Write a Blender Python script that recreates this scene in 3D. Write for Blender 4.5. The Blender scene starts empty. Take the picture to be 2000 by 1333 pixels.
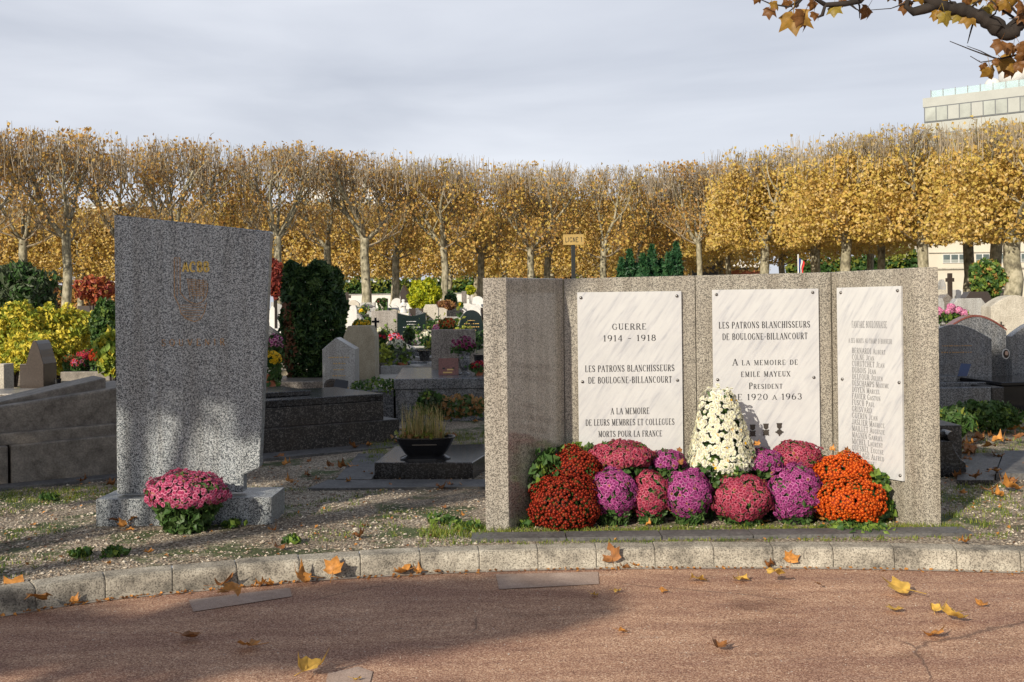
import bpy, math, random
import numpy as np
from mathutils import Vector, Matrix
PI=math.pi
R=random.Random(7); NR=np.random.default_rng(7)
SC=bpy.context.scene; COL=SC.collection
# ------------------------------------------------------------------ camera
F=2100.0; CX,CY=1000.0,598.0; TH=0.012; EYE=1.6
cs,sn=math.cos(TH),math.sin(TH)
cam_d=bpy.data.cameras.new('camera'); cam=bpy.data.objects.new('camera',cam_d); COL.objects.link(cam)
cam_d.sensor_width=36; cam_d.lens=36*F/2000; cam_d.shift_y=-(666.5-CY)/2000; cam_d.clip_end=3000; cam_d.clip_start=0.05
cam.matrix_world=Matrix(((cs,sn,0,0),(0,0,-1,0),(-sn,cs,0,EYE),(0,0,0,1)))
SC.camera=cam
# ------------------------------------------------------------------ world, sun, exposure
SUN_EL=math.radians(24); SUN_H=(-0.56,-0.829)           # horizontal direction towards the sun
w=bpy.data.worlds.new('World'); SC.world=w; w.use_nodes=True
nt=w.node_tree; N=nt.nodes; L=nt.links
bg=N['Background']; sky=N.new('ShaderNodeTexSky'); sky.sky_type='NISHITA'; sky.sun_disc=False
sky.sun_elevation=SUN_EL; sky.sun_rotation=math.atan2(SUN_H[0],SUN_H[1]); sky.air_density=1.0; sky.dust_density=2.0
tc=N.new('ShaderNodeTexCoord'); mp=N.new('ShaderNodeMapping'); mp.inputs['Scale'].default_value=(1.2,1.2,6.5); mp.inputs['Rotation'].default_value=(0.0,0.10,0.3)
L.new(tc.outputs['Generated'],mp.inputs['Vector'])
cn=N.new('ShaderNodeTexNoise'); cn.inputs['Scale'].default_value=1.5; cn.inputs['Detail'].default_value=6; cn.inputs['Roughness'].default_value=0.5; cn.inputs['Distortion'].default_value=0.35
L.new(mp.outputs['Vector'],cn.inputs['Vector'])
cr=N.new('ShaderNodeValToRGB'); cr.color_ramp.elements[0].position=0.36; cr.color_ramp.elements[0].color=(5.2,5.5,6.25,1)
cr.color_ramp.elements[1].position=0.66; cr.color_ramp.elements[1].color=(7.4,7.65,8.3,1)
L.new(cn.outputs['Fac'],cr.inputs['Fac'])
mx=N.new('ShaderNodeMix'); mx.data_type='RGBA'; 
sz=N.new('ShaderNodeSeparateXYZ'); L.new(tc.outputs['Generated'],sz.inputs[0]); er=N.new('ShaderNodeValToRGB'); L.new(sz.outputs[2],er.inputs['Fac'])
er.color_ramp.elements[0].position=0.30; er.color_ramp.elements[0].color=(.9,.9,.9,1); er.color_ramp.elements[1].position=0.62; er.color_ramp.elements[1].color=(.28,.28,.28,1); L.new(er.outputs['Color'],mx.inputs[0])
L.new(sky.outputs['Color'],mx.inputs[6]); L.new(cr.outputs['Color'],mx.inputs[7])
L.new(mx.outputs[2],bg.inputs['Color']); bg.inputs['Strength'].default_value=0.10
sd=bpy.data.lights.new('sun','SUN'); sd.energy=4.9; sd.angle=math.radians(0.55); sd.color=(1.0,0.90,0.75)
so=bpy.data.objects.new('sun',sd); COL.objects.link(so)
sv=Vector((SUN_H[0]*math.cos(SUN_EL),SUN_H[1]*math.cos(SUN_EL),math.sin(SUN_EL)))
so.rotation_euler=sv.to_track_quat('Z','Y').to_euler(); so.location=(-20,-20,20)
SC.view_settings.view_transform='Standard'; SC.view_settings.look='None'; SC.view_settings.exposure=0.22; SC.view_settings.gamma=1.0
SC.render.engine='CYCLES'; SC.cycles.max_bounces=6; SC.cycles.transparent_max_bounces=8; SC.cycles.diffuse_bounces=3
# ------------------------------------------------------------------ places
def H(y):
    if y<10: return 0.0
    if y<13: return 0.044*(y-10)**2/6
    return min(1.5,0.066+0.044*(y-13)) if y<45 else 1.474+0.0*(y)
def ray(px,py):
    u,v=px-CX,CY-py
    return Vector(((u*cs+v*sn)/F,1.0,(-u*sn+v*cs)/F))
def at(px,py,Y):
    d=ray(px,py); return Vector((0,0,EYE))+d*Y
def gnd(px,py,z=None):
    d=ray(px,py)
    if z is not None: return Vector((0,0,EYE))+d*((z-EYE)/d.z)
    lo,hi=1.0,44.9
    for _ in range(50):
        m=(lo+hi)/2
        if EYE+d.z*m>H(m): lo=m
        else: hi=m
    return at(px,py,lo)
def hit(px,py,p0,n):
    d=ray(px,py); o=Vector((0,0,EYE)); t=(p0-o).dot(n)/d.dot(n); return o+d*t
# ------------------------------------------------------------------ mesh helpers
class MB:
    def __init__(s): s.v=[]; s.f=[]; s.m=[]
    def add(s,vs,fs,mi=0):
        o=len(s.v); s.v.extend([tuple(v) for v in vs]); s.f.extend([tuple(i+o for i in f) for f in fs]); s.m.extend([mi]*len(fs))
    def box(s,x0,x1,y0,y1,z0,z1,mi=0,M=None):
        vs=[Vector(p) for p in ((x0,y0,z0),(x1,y0,z0),(x1,y1,z0),(x0,y1,z0),(x0,y0,z1),(x1,y0,z1),(x1,y1,z1),(x0,y1,z1))]
        if M: vs=[M@v for v in vs]
        s.add(vs,[(0,3,2,1),(4,5,6,7),(0,1,5,4),(1,2,6,5),(2,3,7,6),(3,0,4,7)],mi)
    def prism(s,bot,top,mi=0):           # two rings of equal length
        n=len(bot); s.add(list(bot)+list(top),[tuple(range(n-1,-1,-1)),tuple(range(n,2*n))]+[(i,(i+1)%n,n+(i+1)%n,n+i) for i in range(n)],mi)
    def slab(s,pts,y0,y1,mi=0,M=None):   # outline in x,z going counter-clockwise seen from -Y, extruded y0 -> y1
        a=[Vector((p[0],y0,p[1])) for p in pts]; b=[Vector((p[0],y1,p[1])) for p in pts]
        if M: a=[M@q for q in a]; b=[M@q for q in b]
        n=len(a); s.add(a+b,[tuple(range(n)),tuple(range(2*n-1,n-1,-1))]+[(i,n+i,n+(i+1)%n,(i+1)%n) for i in range(n)],mi)
    def tube(s,pts,rad,n=6,mi=0,cap=True):
        pts=[Vector(p) for p in pts]; rings=[]
        for i,p in enumerate(pts):
            d=(pts[min(i+1,len(pts)-1)]-pts[max(i-1,0)]).normalized()
            a=d.cross(Vector((0.31,0.17,0.93))); 
            if a.length<0.05: a=d.cross(Vector((1,0,0)))
            a.normalize(); b=d.cross(a); r=rad[i] if hasattr(rad,'__len__') else rad
            rings.append([p+(a*math.cos(t)+b*math.sin(t))*r for t in (2*PI*k/n for k in range(n))])
        vs=[v for r in rings for v in r]; fs=[]
        for i in range(len(rings)-1):
            for k in range(n): fs.append((i*n+k,i*n+(k+1)%n,(i+1)*n+(k+1)%n,(i+1)*n+k))
        if cap: fs.append(tuple(range(n-1,-1,-1))); fs.append(tuple((len(rings)-1)*n+k for k in range(n)))
        s.add(vs,fs,mi)
    def lathe(s,prof,c=(0,0,0),n=16,mi=0,sx=1,sy=1,M=None):
        vs=[];fs=[]
        for r,z in prof:
            for k in range(n):
                v=Vector((c[0]+r*sx*math.cos(2*PI*k/n),c[1]+r*sy*math.sin(2*PI*k/n),c[2]+z)); vs.append(M@v if M else v)
        for i in range(len(prof)-1):
            for k in range(n): fs.append((i*n+k,i*n+(k+1)%n,(i+1)*n+(k+1)%n,(i+1)*n+k))
        fs.append(tuple(range(n-1,-1,-1))); fs.append(tuple((len(prof)-1)*n+k for k in range(n)))
        s.add(vs,fs,mi)
    def arr(s,V,Fq,mi):                  # numpy verts, faces, material per face
        o=len(s.v); s.v.extend(map(tuple,V.tolist())); s.f.extend([tuple(i+o for i in f) for f in Fq.tolist()])
        s.m.extend(mi.tolist() if hasattr(mi,'tolist') else [mi]*len(Fq))
    def mesh(s,name,mats,smooth=False):
        me=bpy.data.meshes.new(name); me.from_pydata(s.v,[],s.f)
        for m in (mats if isinstance(mats,(list,tuple)) else [mats]): me.materials.append(m)
        if any(s.m): me.polygons.foreach_set('material_index',s.m)
        if smooth: me.polygons.foreach_set('use_smooth',[True]*len(s.f))
        me.update(); return me
    def build(s,name,mats,parent=None,smooth=False,bevel=0,loc=None):
        o=bpy.data.objects.new(name,s.mesh(name,mats,smooth)); COL.objects.link(o)
        if parent: o.parent=parent
        if loc: o.location=loc
        if bevel:
            b=o.modifiers.new('bevel','BEVEL'); b.width=bevel; b.segments=2; b.limit_method='ANGLE'; b.angle_limit=0.6
        return o
def tag(o,label=None,cat=None,group=None,kind=None):
    if label: o['label']=label
    if cat: o['category']=cat
    if group: o['group']=group
    if kind: o['kind']=kind
    return o
def empty(name,loc,rz=0,label=None,cat=None,group=None):
    o=bpy.data.objects.new(name,None); COL.objects.link(o); o.location=loc; o.rotation_euler=(0,0,rz); o.empty_display_size=0.1
    return tag(o,label,cat,group)
def copy_tree(o,parent=None):
    c=o.copy(); COL.objects.link(c); c.parent=parent
    for ch in KIDS.get(o.name,[]):
        copy_tree(ch,c)
    return c
KIDS={}
def kid(parent,o):
    KIDS.setdefault(parent.name,[]).append(o); return o
# ------------------------------------------------------------------ materials
def mat(name): 
    m=bpy.data.materials.new(name); m.use_nodes=True; return m,m.node_tree.nodes,m.node_tree.links,m.node_tree.nodes['Principled BSDF']
def nd(N,t,**k):
    n=N.new(t)
    for a,b in k.items():
        if a in n.inputs: n.inputs[a].default_value=b
        else: setattr(n,a,b)
    return n
def ramp(N,stops):
    r=N.new('ShaderNodeValToRGB'); e=r.color_ramp.elements
    while len(e)<len(stops): e.new(0.5)
    for i,(p,c) in enumerate(stops): e[i].position=p; e[i].color=(*c,1) if len(c)==3 else c
    return r
def mixc(N,L,fac,a,b,mode='MIX'):
    m=N.new('ShaderNodeMix'); m.data_type='RGBA'; m.blend_type=mode
    for s,i in ((fac,0),(a,6),(b,7)):
        if isinstance(s,(int,float)): m.inputs[i].default_value=s
        elif isinstance(s,tuple): m.inputs[i].default_value=(*s,1)
        else: L.new(s,m.inputs[i])
    return m.outputs[2]
def coord(N,L,scale=None,rot=None,which='Object'):
    t=N.new('ShaderNodeTexCoord')
    if scale is None: return t.outputs[which]
    m=N.new('ShaderNodeMapping'); m.inputs['Scale'].default_value=scale
    if rot: m.inputs['Rotation'].default_value=rot
    L.new(t.outputs[which],m.inputs['Vector']); return m.outputs['Vector']
def bump(N,L,h,st,dist,b):
    n=nd(N,'ShaderNodeBump',Strength=st,Distance=dist); L.new(h,n.inputs['Height']); L.new(n.outputs['Normal'],b.inputs['Normal'])
def noise(N,L,c,scale,detail=4,rough=0.55,dist=0):
    n=nd(N,'ShaderNodeTexNoise',Scale=scale,Detail=detail,Roughness=rough,Distortion=dist); L.new(c,n.inputs['Vector']); return n.outputs['Fac']
def granite(name,dark,mid,light,grain=110,ct=0.66,rough=0.35,stain=(0.25,0.22,0.17),samt=0.25,pos=(0.36,0.47,0.60)):
    m,N,L,b=mat(name); c=coord(N,L)
    grain*=1.45; k_=ct; dark=tuple(a*k_+b*(1-k_) for a,b in zip(dark,mid)); light=tuple(a*k_+b*(1-k_) for a,b in zip(light,mid))
    v=nd(N,'ShaderNodeTexVoronoi',Scale=grain*1.15,Randomness=1.0); L.new(c,v.inputs['Vector']); se=N.new('ShaderNodeSeparateColor'); L.new(v.outputs['Color'],se.inputs[0])
    n0=noise(N,L,c,grain*0.35,3,0.6); ad=nd(N,'ShaderNodeMath',operation='MULTIPLY_ADD'); L.new(n0,ad.inputs[0]); ad.inputs[1].default_value=0.9
    sc_=nd(N,'ShaderNodeMath',operation='MULTIPLY_ADD'); L.new(se.outputs[0],sc_.inputs[0]); sc_.inputs[1].default_value=0.62; sc_.inputs[2].default_value=-0.26; L.new(sc_.outputs[0],ad.inputs[2])
    n1=ad.outputs[0]; r=ramp(N,[(pos[0],dark),(pos[1],mid),(pos[2],light)]); L.new(n1,r.inputs['Fac']); col=r.outputs['Color']
    n2=noise(N,L,c,2.2,6,0.65); r2=ramp(N,[(0.42,(0,0,0)),(0.72,(1,1,1))]); L.new(n2,r2.inputs['Fac'])
    f=nd(N,'ShaderNodeMath',operation='MULTIPLY'); L.new(r2.outputs['Color'],f.inputs[0]); f.inputs[1].default_value=samt
    col=mixc(N,L,f.outputs[0],col,stain)
    ns=noise(N,L,coord(N,L,(9,9,0.55)),1.0,5,0.65); rs=ramp(N,[(0.40,(0.80,0.78,0.75)),(0.58,(1.04,1.04,1.03))]); L.new(ns,rs.inputs['Fac']); col=mixc(N,L,1.0,col,rs.outputs['Color'],'MULTIPLY'); L.new(col,b.inputs['Base Color'])
    b.inputs['Roughness'].default_value=rough; bump(N,L,n1,0.12,0.002,b); return m
def plain(name,col,rough=0.6,metal=0,var=0.12,scale=8,bmp=0.0,spec=0.5):
    m,N,L,b=mat(name); c=coord(N,L); n=noise(N,L,c,scale,5,0.6)
    r=ramp(N,[(0.3,tuple(x*(1-var*1.6) for x in col)),(0.7,tuple(min(1,x*(1+var)) for x in col))]); L.new(n,r.inputs['Fac'])
    L.new(r.outputs['Color'],b.inputs['Base Color']); b.inputs['Roughness'].default_value=rough; b.inputs['Metallic'].default_value=metal
    b.inputs['Specular IOR Level'].default_value=spec
    if bmp: bump(N,L,n,bmp,0.01,b)
    return m
def stone(name,a,b2,scale=6,rough=0.85,fine=90,moss=None):
    m,N,L,b=mat(name); c=coord(N,L); n=noise(N,L,c,scale,8,0.7); r=ramp(N,[(0.35,a),(0.66,b2)]); L.new(n,r.inputs['Fac'])
    n2=noise(N,L,c,fine,3,0.6); r2=ramp(N,[(0.35,(0.55,0.55,0.55)),(0.6,(1,1,1))]); L.new(n2,r2.inputs['Fac'])
    col=mixc(N,L,0.8,r.outputs['Color'],r2.outputs['Color'],'MULTIPLY')
    if moss:
        n3=noise(N,L,c,scale*0.7,6,0.7); r3=ramp(N,[(0.5,(0,0,0)),(0.62,(1,1,1))]); L.new(n3,r3.inputs['Fac']); col=mixc(N,L,r3.outputs['Color'],col,moss)
    L.new(col,b.inputs['Base Color']); b.inputs['Roughness'].default_value=rough; bump(N,L,n2,0.3,0.004,b); return m
def leafm(name,col,var=0.35,trans=0.35,rough=0.5,scale=35):
    m,N,L,b=mat(name); c=coord(N,L); n=noise(N,L,c,scale,2,0.5)
    r=ramp(N,[(0.3,tuple(x*(1-var) for x in col)),(0.7,tuple(min(1,x*(1+var*0.7)) for x in col))]); L.new(n,r.inputs['Fac'])
    L.new(r.outputs['Color'],b.inputs['Base Color']); b.inputs['Roughness'].default_value=rough; b.inputs['Specular IOR Level'].default_value=0.3
    t=N.new('ShaderNodeBsdfTranslucent'); L.new(r.outputs['Color'],t.inputs['Color']); mxs=N.new('ShaderNodeMixShader'); mxs.inputs[0].default_value=trans
    L.new(b.outputs[0],mxs.inputs[1]); L.new(t.outputs[0],mxs.inputs[2]); L.new(mxs.outputs[0],N['Material Output'].inputs['Surface']); return m
M={}
M['mem']=granite('memorial_granite',(0.045,0.043,0.040),(0.24,0.222,0.185),(0.47,0.44,0.37),grain=130,ct=.66,rough=0.24,stain=(0.24,0.19,0.15),samt=0.2)
M['mem_pol']=granite('memorial_granite_polished',(0.045,0.043,0.040),(0.28,0.255,0.215),(0.50,0.465,0.40),grain=125,ct=.7,rough=0.05,stain=(0.24,0.19,0.15),samt=0.2)
M['stele']=granite('grey_blue_granite',(0.014,0.018,0.024),(0.125,0.145,0.165),(0.50,0.53,0.54),grain=125,ct=0.82,rough=0.3,stain=(0.17,0.18,0.17),samt=0.12)
M['gr_blue']=granite('blue_grey_granite',(0.025,0.028,0.034),(0.09,0.098,0.112),(0.26,0.27,0.285),grain=70,rough=0.25)
M['gr_mid']=granite('brown_grey_granite',(0.05,0.045,0.04),(0.17,0.15,0.135),(0.32,0.29,0.26),grain=60,rough=0.35)
M['gr_dark']=granite('black_granite',(0.008,0.008,0.009),(0.022,0.022,0.024),(0.10,0.10,0.10),grain=60,rough=0.22,stain=(0.05,0.04,0.03),samt=0.4,pos=(0.4,0.6,0.72))
M['black']=plain('polished_black_stone',(0.010,0.010,0.012),0.08)
M['gr_light']=granite('light_grey_granite',(0.16,0.16,0.16),(0.36,0.36,0.35),(0.50,0.50,0.49),grain=90,rough=0.35)
M['gr_pink']=granite('warm_grey_granite',(0.12,0.11,0.10),(0.27,0.25,0.23),(0.40,0.37,0.34),grain=70,rough=0.4)
M['tan']=stone('tan_limestone',(0.30,0.26,0.18),(0.46,0.41,0.30),5,0.8,70)
M['old']=stone('weathered_stone',(0.12,0.102,0.082),(0.30,0.265,0.22),7,0.6,60,)
M['old2']=granite('speckled_dark_stone',(0.010,0.009,0.008),(0.030,0.027,0.024),(0.20,0.18,0.16),grain=55,rough=0.5,stain=(0.05,0.035,0.022),samt=0.5,pos=(0.30,0.60,0.74))
M['flag']=stone('flagstone',(0.07,0.068,0.066),(0.15,0.145,0.14),5,0.7,40)
M['cream']=stone('cream_stone',(0.40,0.36,0.29),(0.58,0.54,0.45),4,0.8,40)
M['white']=plain('white_stone',(0.58,0.57,0.54),0.6,var=0.08)
M['greenst']=plain('dark_green_stone',(0.010,0.018,0.018),0.15)
M['redst']=plain('red_brown_granite',(0.17,0.055,0.04),0.25,scale=60,var=0.3)
M['brownst']=plain('brown_stone',(0.045,0.033,0.026),0.3,scale=40,var=0.25)
M['gold']=plain('gold_paint',(0.62,0.40,0.12),0.4)
M['oldgold']=plain('worn_gold_paint',(0.42,0.24,0.09),0.6,var=0.5,scale=60)
M['brightgold']=plain('bright_gold_leaf',(0.80,0.50,0.10),0.4,var=0.4,scale=90)
M['ink']=plain('dark_engraved_paint',(0.025,0.025,0.028),0.6)
M['inkgrey']=plain('grey_engraved_paint',(0.17,0.17,0.175),0.6)
M['wlet']=plain('white_paint_lettering',(0.6,0.6,0.6),0.6)
M['steel']=plain('brushed_steel',(0.22,0.21,0.20),0.3,1.0)
M['bronze']=plain('dark_bronze',(0.07,0.06,0.05),0.45,0.5)
M['blackpl']=plain('black_plastic',(0.012,0.012,0.014),0.25)
M['terra']=plain('terracotta',(0.45,0.15,0.07),0.8)
M['ochre']=plain('ochre_enamel_plate',(0.40,0.27,0.085),0.35)
M['blackm']=plain('black_painted_metal',(0.012,0.014,0.013),0.4)
M['wall']=plain('white_render_wall',(0.66,0.64,0.60),0.8,var=0.06)
M['beige']=plain('beige_facade',(0.58,0.53,0.43),0.8,var=0.05,scale=0.7)
M['grayfac']=plain('grey_facade',(0.36,0.37,0.34),0.7,var=0.05,scale=0.7)
M['glass']=plain('window_glass',(0.10,0.13,0.125),0.12,var=0.35,scale=0.6)
M['blind']=plain('window_blind',(0.30,0.32,0.29),0.6,var=0.25,scale=0.4)
M['frame']=plain('dark_window_frame',(0.10,0.11,0.12),0.5)
M['wframe']=plain('pale_window_frame',(0.6,0.6,0.57),0.5)
m,N_,L_,b_=mat('balustrade_glass'); b_.inputs['Base Color'].default_value=(0.62,0.78,0.80,1); b_.inputs['Roughness'].default_value=0.1; b_.inputs['Transmission Weight'].default_value=0.5; M['bglass']=m
# white marble with slanted grey veins
m,N_,L_,b_=mat('veined_white_marble'); c_=coord(N_,L_,(1,1,1),(0,math.radians(-35),0))
mp_=N_.new('ShaderNodeMapping'); mp_.inputs['Scale'].default_value=(30,1,4.0); L_.new(c_,mp_.inputs['Vector']); n_=noise(N_,L_,mp_.outputs['Vector'],1.0,5,0.6,0.3); r_=ramp(N_,[(0.46,(0.53,0.535,0.53)),(0.58,(0.49,0.495,0.50)),(0.72,(0.39,0.40,0.42))]); L_.new(n_,r_.inputs['Fac'])
n2_=noise(N_,L_,coord(N_,L_),3,4,0.6); r2_=ramp(N_,[(0.35,(0.90,0.90,0.91)),(0.65,(1,1,1))]); L_.new(n2_,r2_.inputs['Fac'])
L_.new(mixc(N_,L_,1.0,r_.outputs['Color'],r2_.outputs['Color'],'MULTIPLY'),b_.inputs['Base Color']); b_.inputs['Roughness'].default_value=0.25; M['marble']=m
# plane tree bark
m,N_,L_,b_=mat('plane_tree_bark'); c_=coord(N_,L_,(1,1,0.5)); n_=noise(N_,L_,c_,7,5,0.6)
r_=ramp(N_,[(0.36,(0.10,0.088,0.058)),(0.48,(0.22,0.20,0.13)),(0.62,(0.38,0.345,0.245))]); L_.new(n_,r_.inputs['Fac']); L_.new(r_.outputs['Color'],b_.inputs['Base Color']); b_.inputs['Roughness'].default_value=0.85; bump(N_,L_,n_,0.5,0.03,b_); M['bark']=m
M['twig']=plain('twig_bark',(0.27,0.22,0.15),0.8,var=0.3,scale=3)
M['darkbark']=plain('dark_bark',(0.022,0.016,0.012),0.9,var=0.4,scale=14,bmp=0.4)
for k,c_ in dict(l_gold=(0.66,0.44,0.125),l_or=(0.56,0.33,0.10),l_br=(0.40,0.22,0.085),l_yel=(0.66,0.50,0.125),l_yg=(0.36,0.36,0.05),l_pale=(0.74,0.56,0.24),h_or_unlit=(0.27,0.15,0.025),h_br_unlit=(0.17,0.075,0.02),h_yg_unlit=(0.26,0.19,0.03)).items(): M[k]=leafm(k+'_plane_leaf',c_,trans=.45 if k[0]=='l' else .3)  # hanging-branch leaves: darker copies, the unlit underside is put into the colour
for k,c_ in dict(g_yew=(0.022,0.055,0.016),g_yew2=(0.075,0.13,0.035),g_brown=(0.16,0.07,0.035),g_mid=(0.05,0.11,0.025),g_lite=(0.16,0.24,0.04),g_cyp=(0.02,0.075,0.028),g_cyp2=(0.05,0.13,0.045),y_eu=(0.62,0.52,0.06),y_eu2=(0.30,0.34,0.04),y_ball=(0.46,0.46,0.02),y_ball2=(0.24,0.30,0.015),red1=(0.22,0.04,0.03),red2=(0.40,0.10,0.035),g_olive=(0.075,0.10,0.05),grass=(0.10,0.17,0.025),grassd=(0.52,0.42,0.18),g_und=(0.20,0.22,0.035)).items(): M[k]=leafm(k+'_foliage',c_,trans=0.25)
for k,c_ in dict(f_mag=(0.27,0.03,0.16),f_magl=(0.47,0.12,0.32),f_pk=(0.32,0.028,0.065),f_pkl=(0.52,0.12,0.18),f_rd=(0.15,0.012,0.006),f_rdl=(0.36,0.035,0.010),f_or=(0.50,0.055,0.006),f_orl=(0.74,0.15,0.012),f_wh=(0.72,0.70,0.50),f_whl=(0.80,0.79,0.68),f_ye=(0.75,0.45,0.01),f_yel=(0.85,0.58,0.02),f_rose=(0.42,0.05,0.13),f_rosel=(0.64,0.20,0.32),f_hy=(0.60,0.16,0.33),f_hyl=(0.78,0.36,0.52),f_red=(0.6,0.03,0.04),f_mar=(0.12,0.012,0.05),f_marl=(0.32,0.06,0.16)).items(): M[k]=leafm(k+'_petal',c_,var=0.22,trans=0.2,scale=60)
M['fall1']=leafm('dry_leaf_orange',(0.50,0.22,0.05),var=0.45,trans=0.2,scale=30)
M['fall2']=leafm('dry_leaf_brown',(0.26,0.11,0.035),var=0.45,trans=0.15,scale=30)
M['fall3']=leafm('dry_leaf_yellow',(0.66,0.42,0.09),var=0.35,trans=0.25,scale=30)
# ground
m,N_,L_,b_=mat('gravel_and_grass_ground'); c_=coord(N_,L_)
v_=nd(N_,'ShaderNodeTexVoronoi',Scale=62.0); L_.new(c_,v_.inputs['Vector'])
r_=ramp(N_,[(0.0,(0.20,0.165,0.125)),(0.4,(0.43,0.36,0.265)),(0.75,(0.58,0.50,0.385)),(1.0,(0.70,0.62,0.50))]); sx_=N_.new('ShaderNodeSeparateColor'); L_.new(v_.outputs['Color'],sx_.inputs[0]); L_.new(sx_.outputs[0],r_.inputs['Fac'])
rd_=ramp(N_,[(0.25,(1,1,1)),(0.75,(0.30,0.27,0.24))]); L_.new(v_.outputs['Distance'],rd_.inputs['Fac'])  # shade in the gaps between gravel stones, painted into the colour
vm_=nd(N_,'ShaderNodeMath',operation='MULTIPLY'); L_.new(v_.outputs['Distance'],vm_.inputs[0]); vm_.inputs[1].default_value=1.0; L_.new(vm_.outputs[0],rd_.inputs['Fac'])
g_=mixc(N_,L_,1.0,r_.outputs['Color'],rd_.outputs['Color'],'MULTIPLY')
n_=noise(N_,L_,c_,1.6,8,0.7); r2_=ramp(N_,[(0.51,(0,0,0)),(0.59,(1,1,1))]); L_.new(n_,r2_.inputs['Fac'])
n3_=noise(N_,L_,c_,40,4,0.6); r3_=ramp(N_,[(0.35,(0.03,0.045,0.012)),(0.65,(0.10,0.13,0.035))]); L_.new(n3_,r3_.inputs['Fac'])
g_=mixc(N_,L_,r2_.outputs['Color'],g_,r3_.outputs['Color'])
n4_=noise(N_,L_,c_,0.9,5,0.6); r4_=ramp(N_,[(0.38,(0.62,0.58,0.54)),(0.6,(1,1,1))]); L_.new(n4_,r4_.inputs['Fac'])
g_=mixc(N_,L_,1.0,g_,r4_.outputs['Color'],'MULTIPLY')
L_.new(g_,b_.inputs['Base Color']); b_.inputs['Roughness'].default_value=0.9; bump(N_,L_,v_.outputs['Distance'],0.6,-0.012,b_); M['ground']=m
# road
m,N_,L_,b_=mat('red_asphalt'); c_=coord(N_,L_); n_=noise(N_,L_,c_,120,3,0.8)
r_=ramp(N_,[(0.34,(0.095,0.048,0.030)),(0.47,(0.33,0.175,0.108)),(0.56,(0.52,0.31,0.195)),(0.65,(0.76,0.61,0.45))]); L_.new(n_,r_.inputs['Fac'])
n2_=noise(N_,L_,coord(N_,L_,(0.7,2.6,1)),1.4,8,0.72); r2_=ramp(N_,[(0.40,(0.72,0.66,0.68)),(0.56,(1,1,1)),(0.70,(1.35,1.42,1.45))]); L_.new(n2_,r2_.inputs['Fac'])
g_=mixc(N_,L_,1.0,r_.outputs['Color'],r2_.outputs['Color'],'MULTIPLY')
n3_=noise(N_,L_,coord(N_,L_,(1,3.5,1)),2.6,9,0.75); r3_=ramp(N_,[(0.60,(0,0,0)),(0.74,(0.6,0.6,0.6))]); L_.new(n3_,r3_.inputs['Fac'])
g_=mixc(N_,L_,r3_.outputs['Color'],g_,(0.40,0.33,0.27))
v_=nd(N_,'ShaderNodeTexVoronoi',Scale=9.0); L_.new(c_,v_.inputs['Vector']); r4_=ramp(N_,[(0.035,(1,1,1)),(0.055,(0,0,0))]); L_.new(v_.outputs['Distance'],r4_.inputs['Fac'])
g_=mixc(N_,L_,r4_.outputs['Color'],g_,(0.55,0.50,0.46))
ve_=N_.new('ShaderNodeTexVoronoi'); ve_.feature='DISTANCE_TO_EDGE'; ve_.inputs['Scale'].default_value=0.42; nw_=nd(N_,'ShaderNodeTexNoise',Scale=3.0,Detail=5.0); L_.new(c_,nw_.inputs['Vector'])
L_.new(mixc(N_,L_,0.18,c_,nw_.outputs['Color'],'ADD'),ve_.inputs['Vector']); rc_=ramp(N_,[(0.0,(1,1,1)),(0.0045,(0,0,0))]); L_.new(ve_.outputs['Distance'],rc_.inputs['Fac'])
nm_=noise(N_,L_,c_,0.8,3,0.5); rm_=ramp(N_,[(0.50,(0,0,0)),(0.56,(0.7,0.7,0.7))]); L_.new(nm_,rm_.inputs['Fac'])
g_=mixc(N_,L_,mixc(N_,L_,1.0,rc_.outputs['Color'],rm_.outputs['Color'],'MULTIPLY'),g_,(0.07,0.04,0.03))
n5_=noise(N_,L_,coord(N_,L_,(1,2.2,1)),1.1,6,0.6); r5_=ramp(N_,[(0.30,(0.62,0.58,0.55)),(0.42,(1,1,1))]); L_.new(n5_,r5_.inputs['Fac']); g_=mixc(N_,L_,1.0,g_,r5_.outputs['Color'],'MULTIPLY')
L_.new(g_,b_.inputs['Base Color']); b_.inputs['Roughness'].default_value=0.85; bump(N_,L_,n_,0.5,0.006,b_); M['road']=m
# kerb
m,N_,L_,b_=mat('worn_kerb_concrete'); c_=coord(N_,L_); n_=noise(N_,L_,c_,3.2,8,0.75)
r_=ramp(N_,[(0.38,(0.13,0.117,0.095)),(0.50,(0.32,0.29,0.235)),(0.64,(0.49,0.455,0.375))]); L_.new(n_,r_.inputs['Fac'])
n2_=noise(N_,L_,c_,105,2,0.6); r2_=ramp(N_,[(0.38,(0.22,0.21,0.20)),(0.52,(1,1,1))]); L_.new(n2_,r2_.inputs['Fac'])
g_=mixc(N_,L_,0.75,r_.outputs['Color'],r2_.outputs['Color'],'MULTIPLY'); L_.new(g_,b_.inputs['Base Color']); b_.inputs['Roughness'].default_value=0.85; bump(N_,L_,n2_,0.6,0.004,b_); M['kerb']=m
M['gutter']=stone('pale_gutter_concrete',(0.34,0.29,0.24),(0.48,0.42,0.35),5,0.85,120)
M['patch']=stone('pale_repair_concrete',(0.33,0.235,0.185),(0.50,0.38,0.31),4,0.85,140)
M['joint']=plain('dirty_joint',(0.05,0.035,0.025),0.9)
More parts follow.
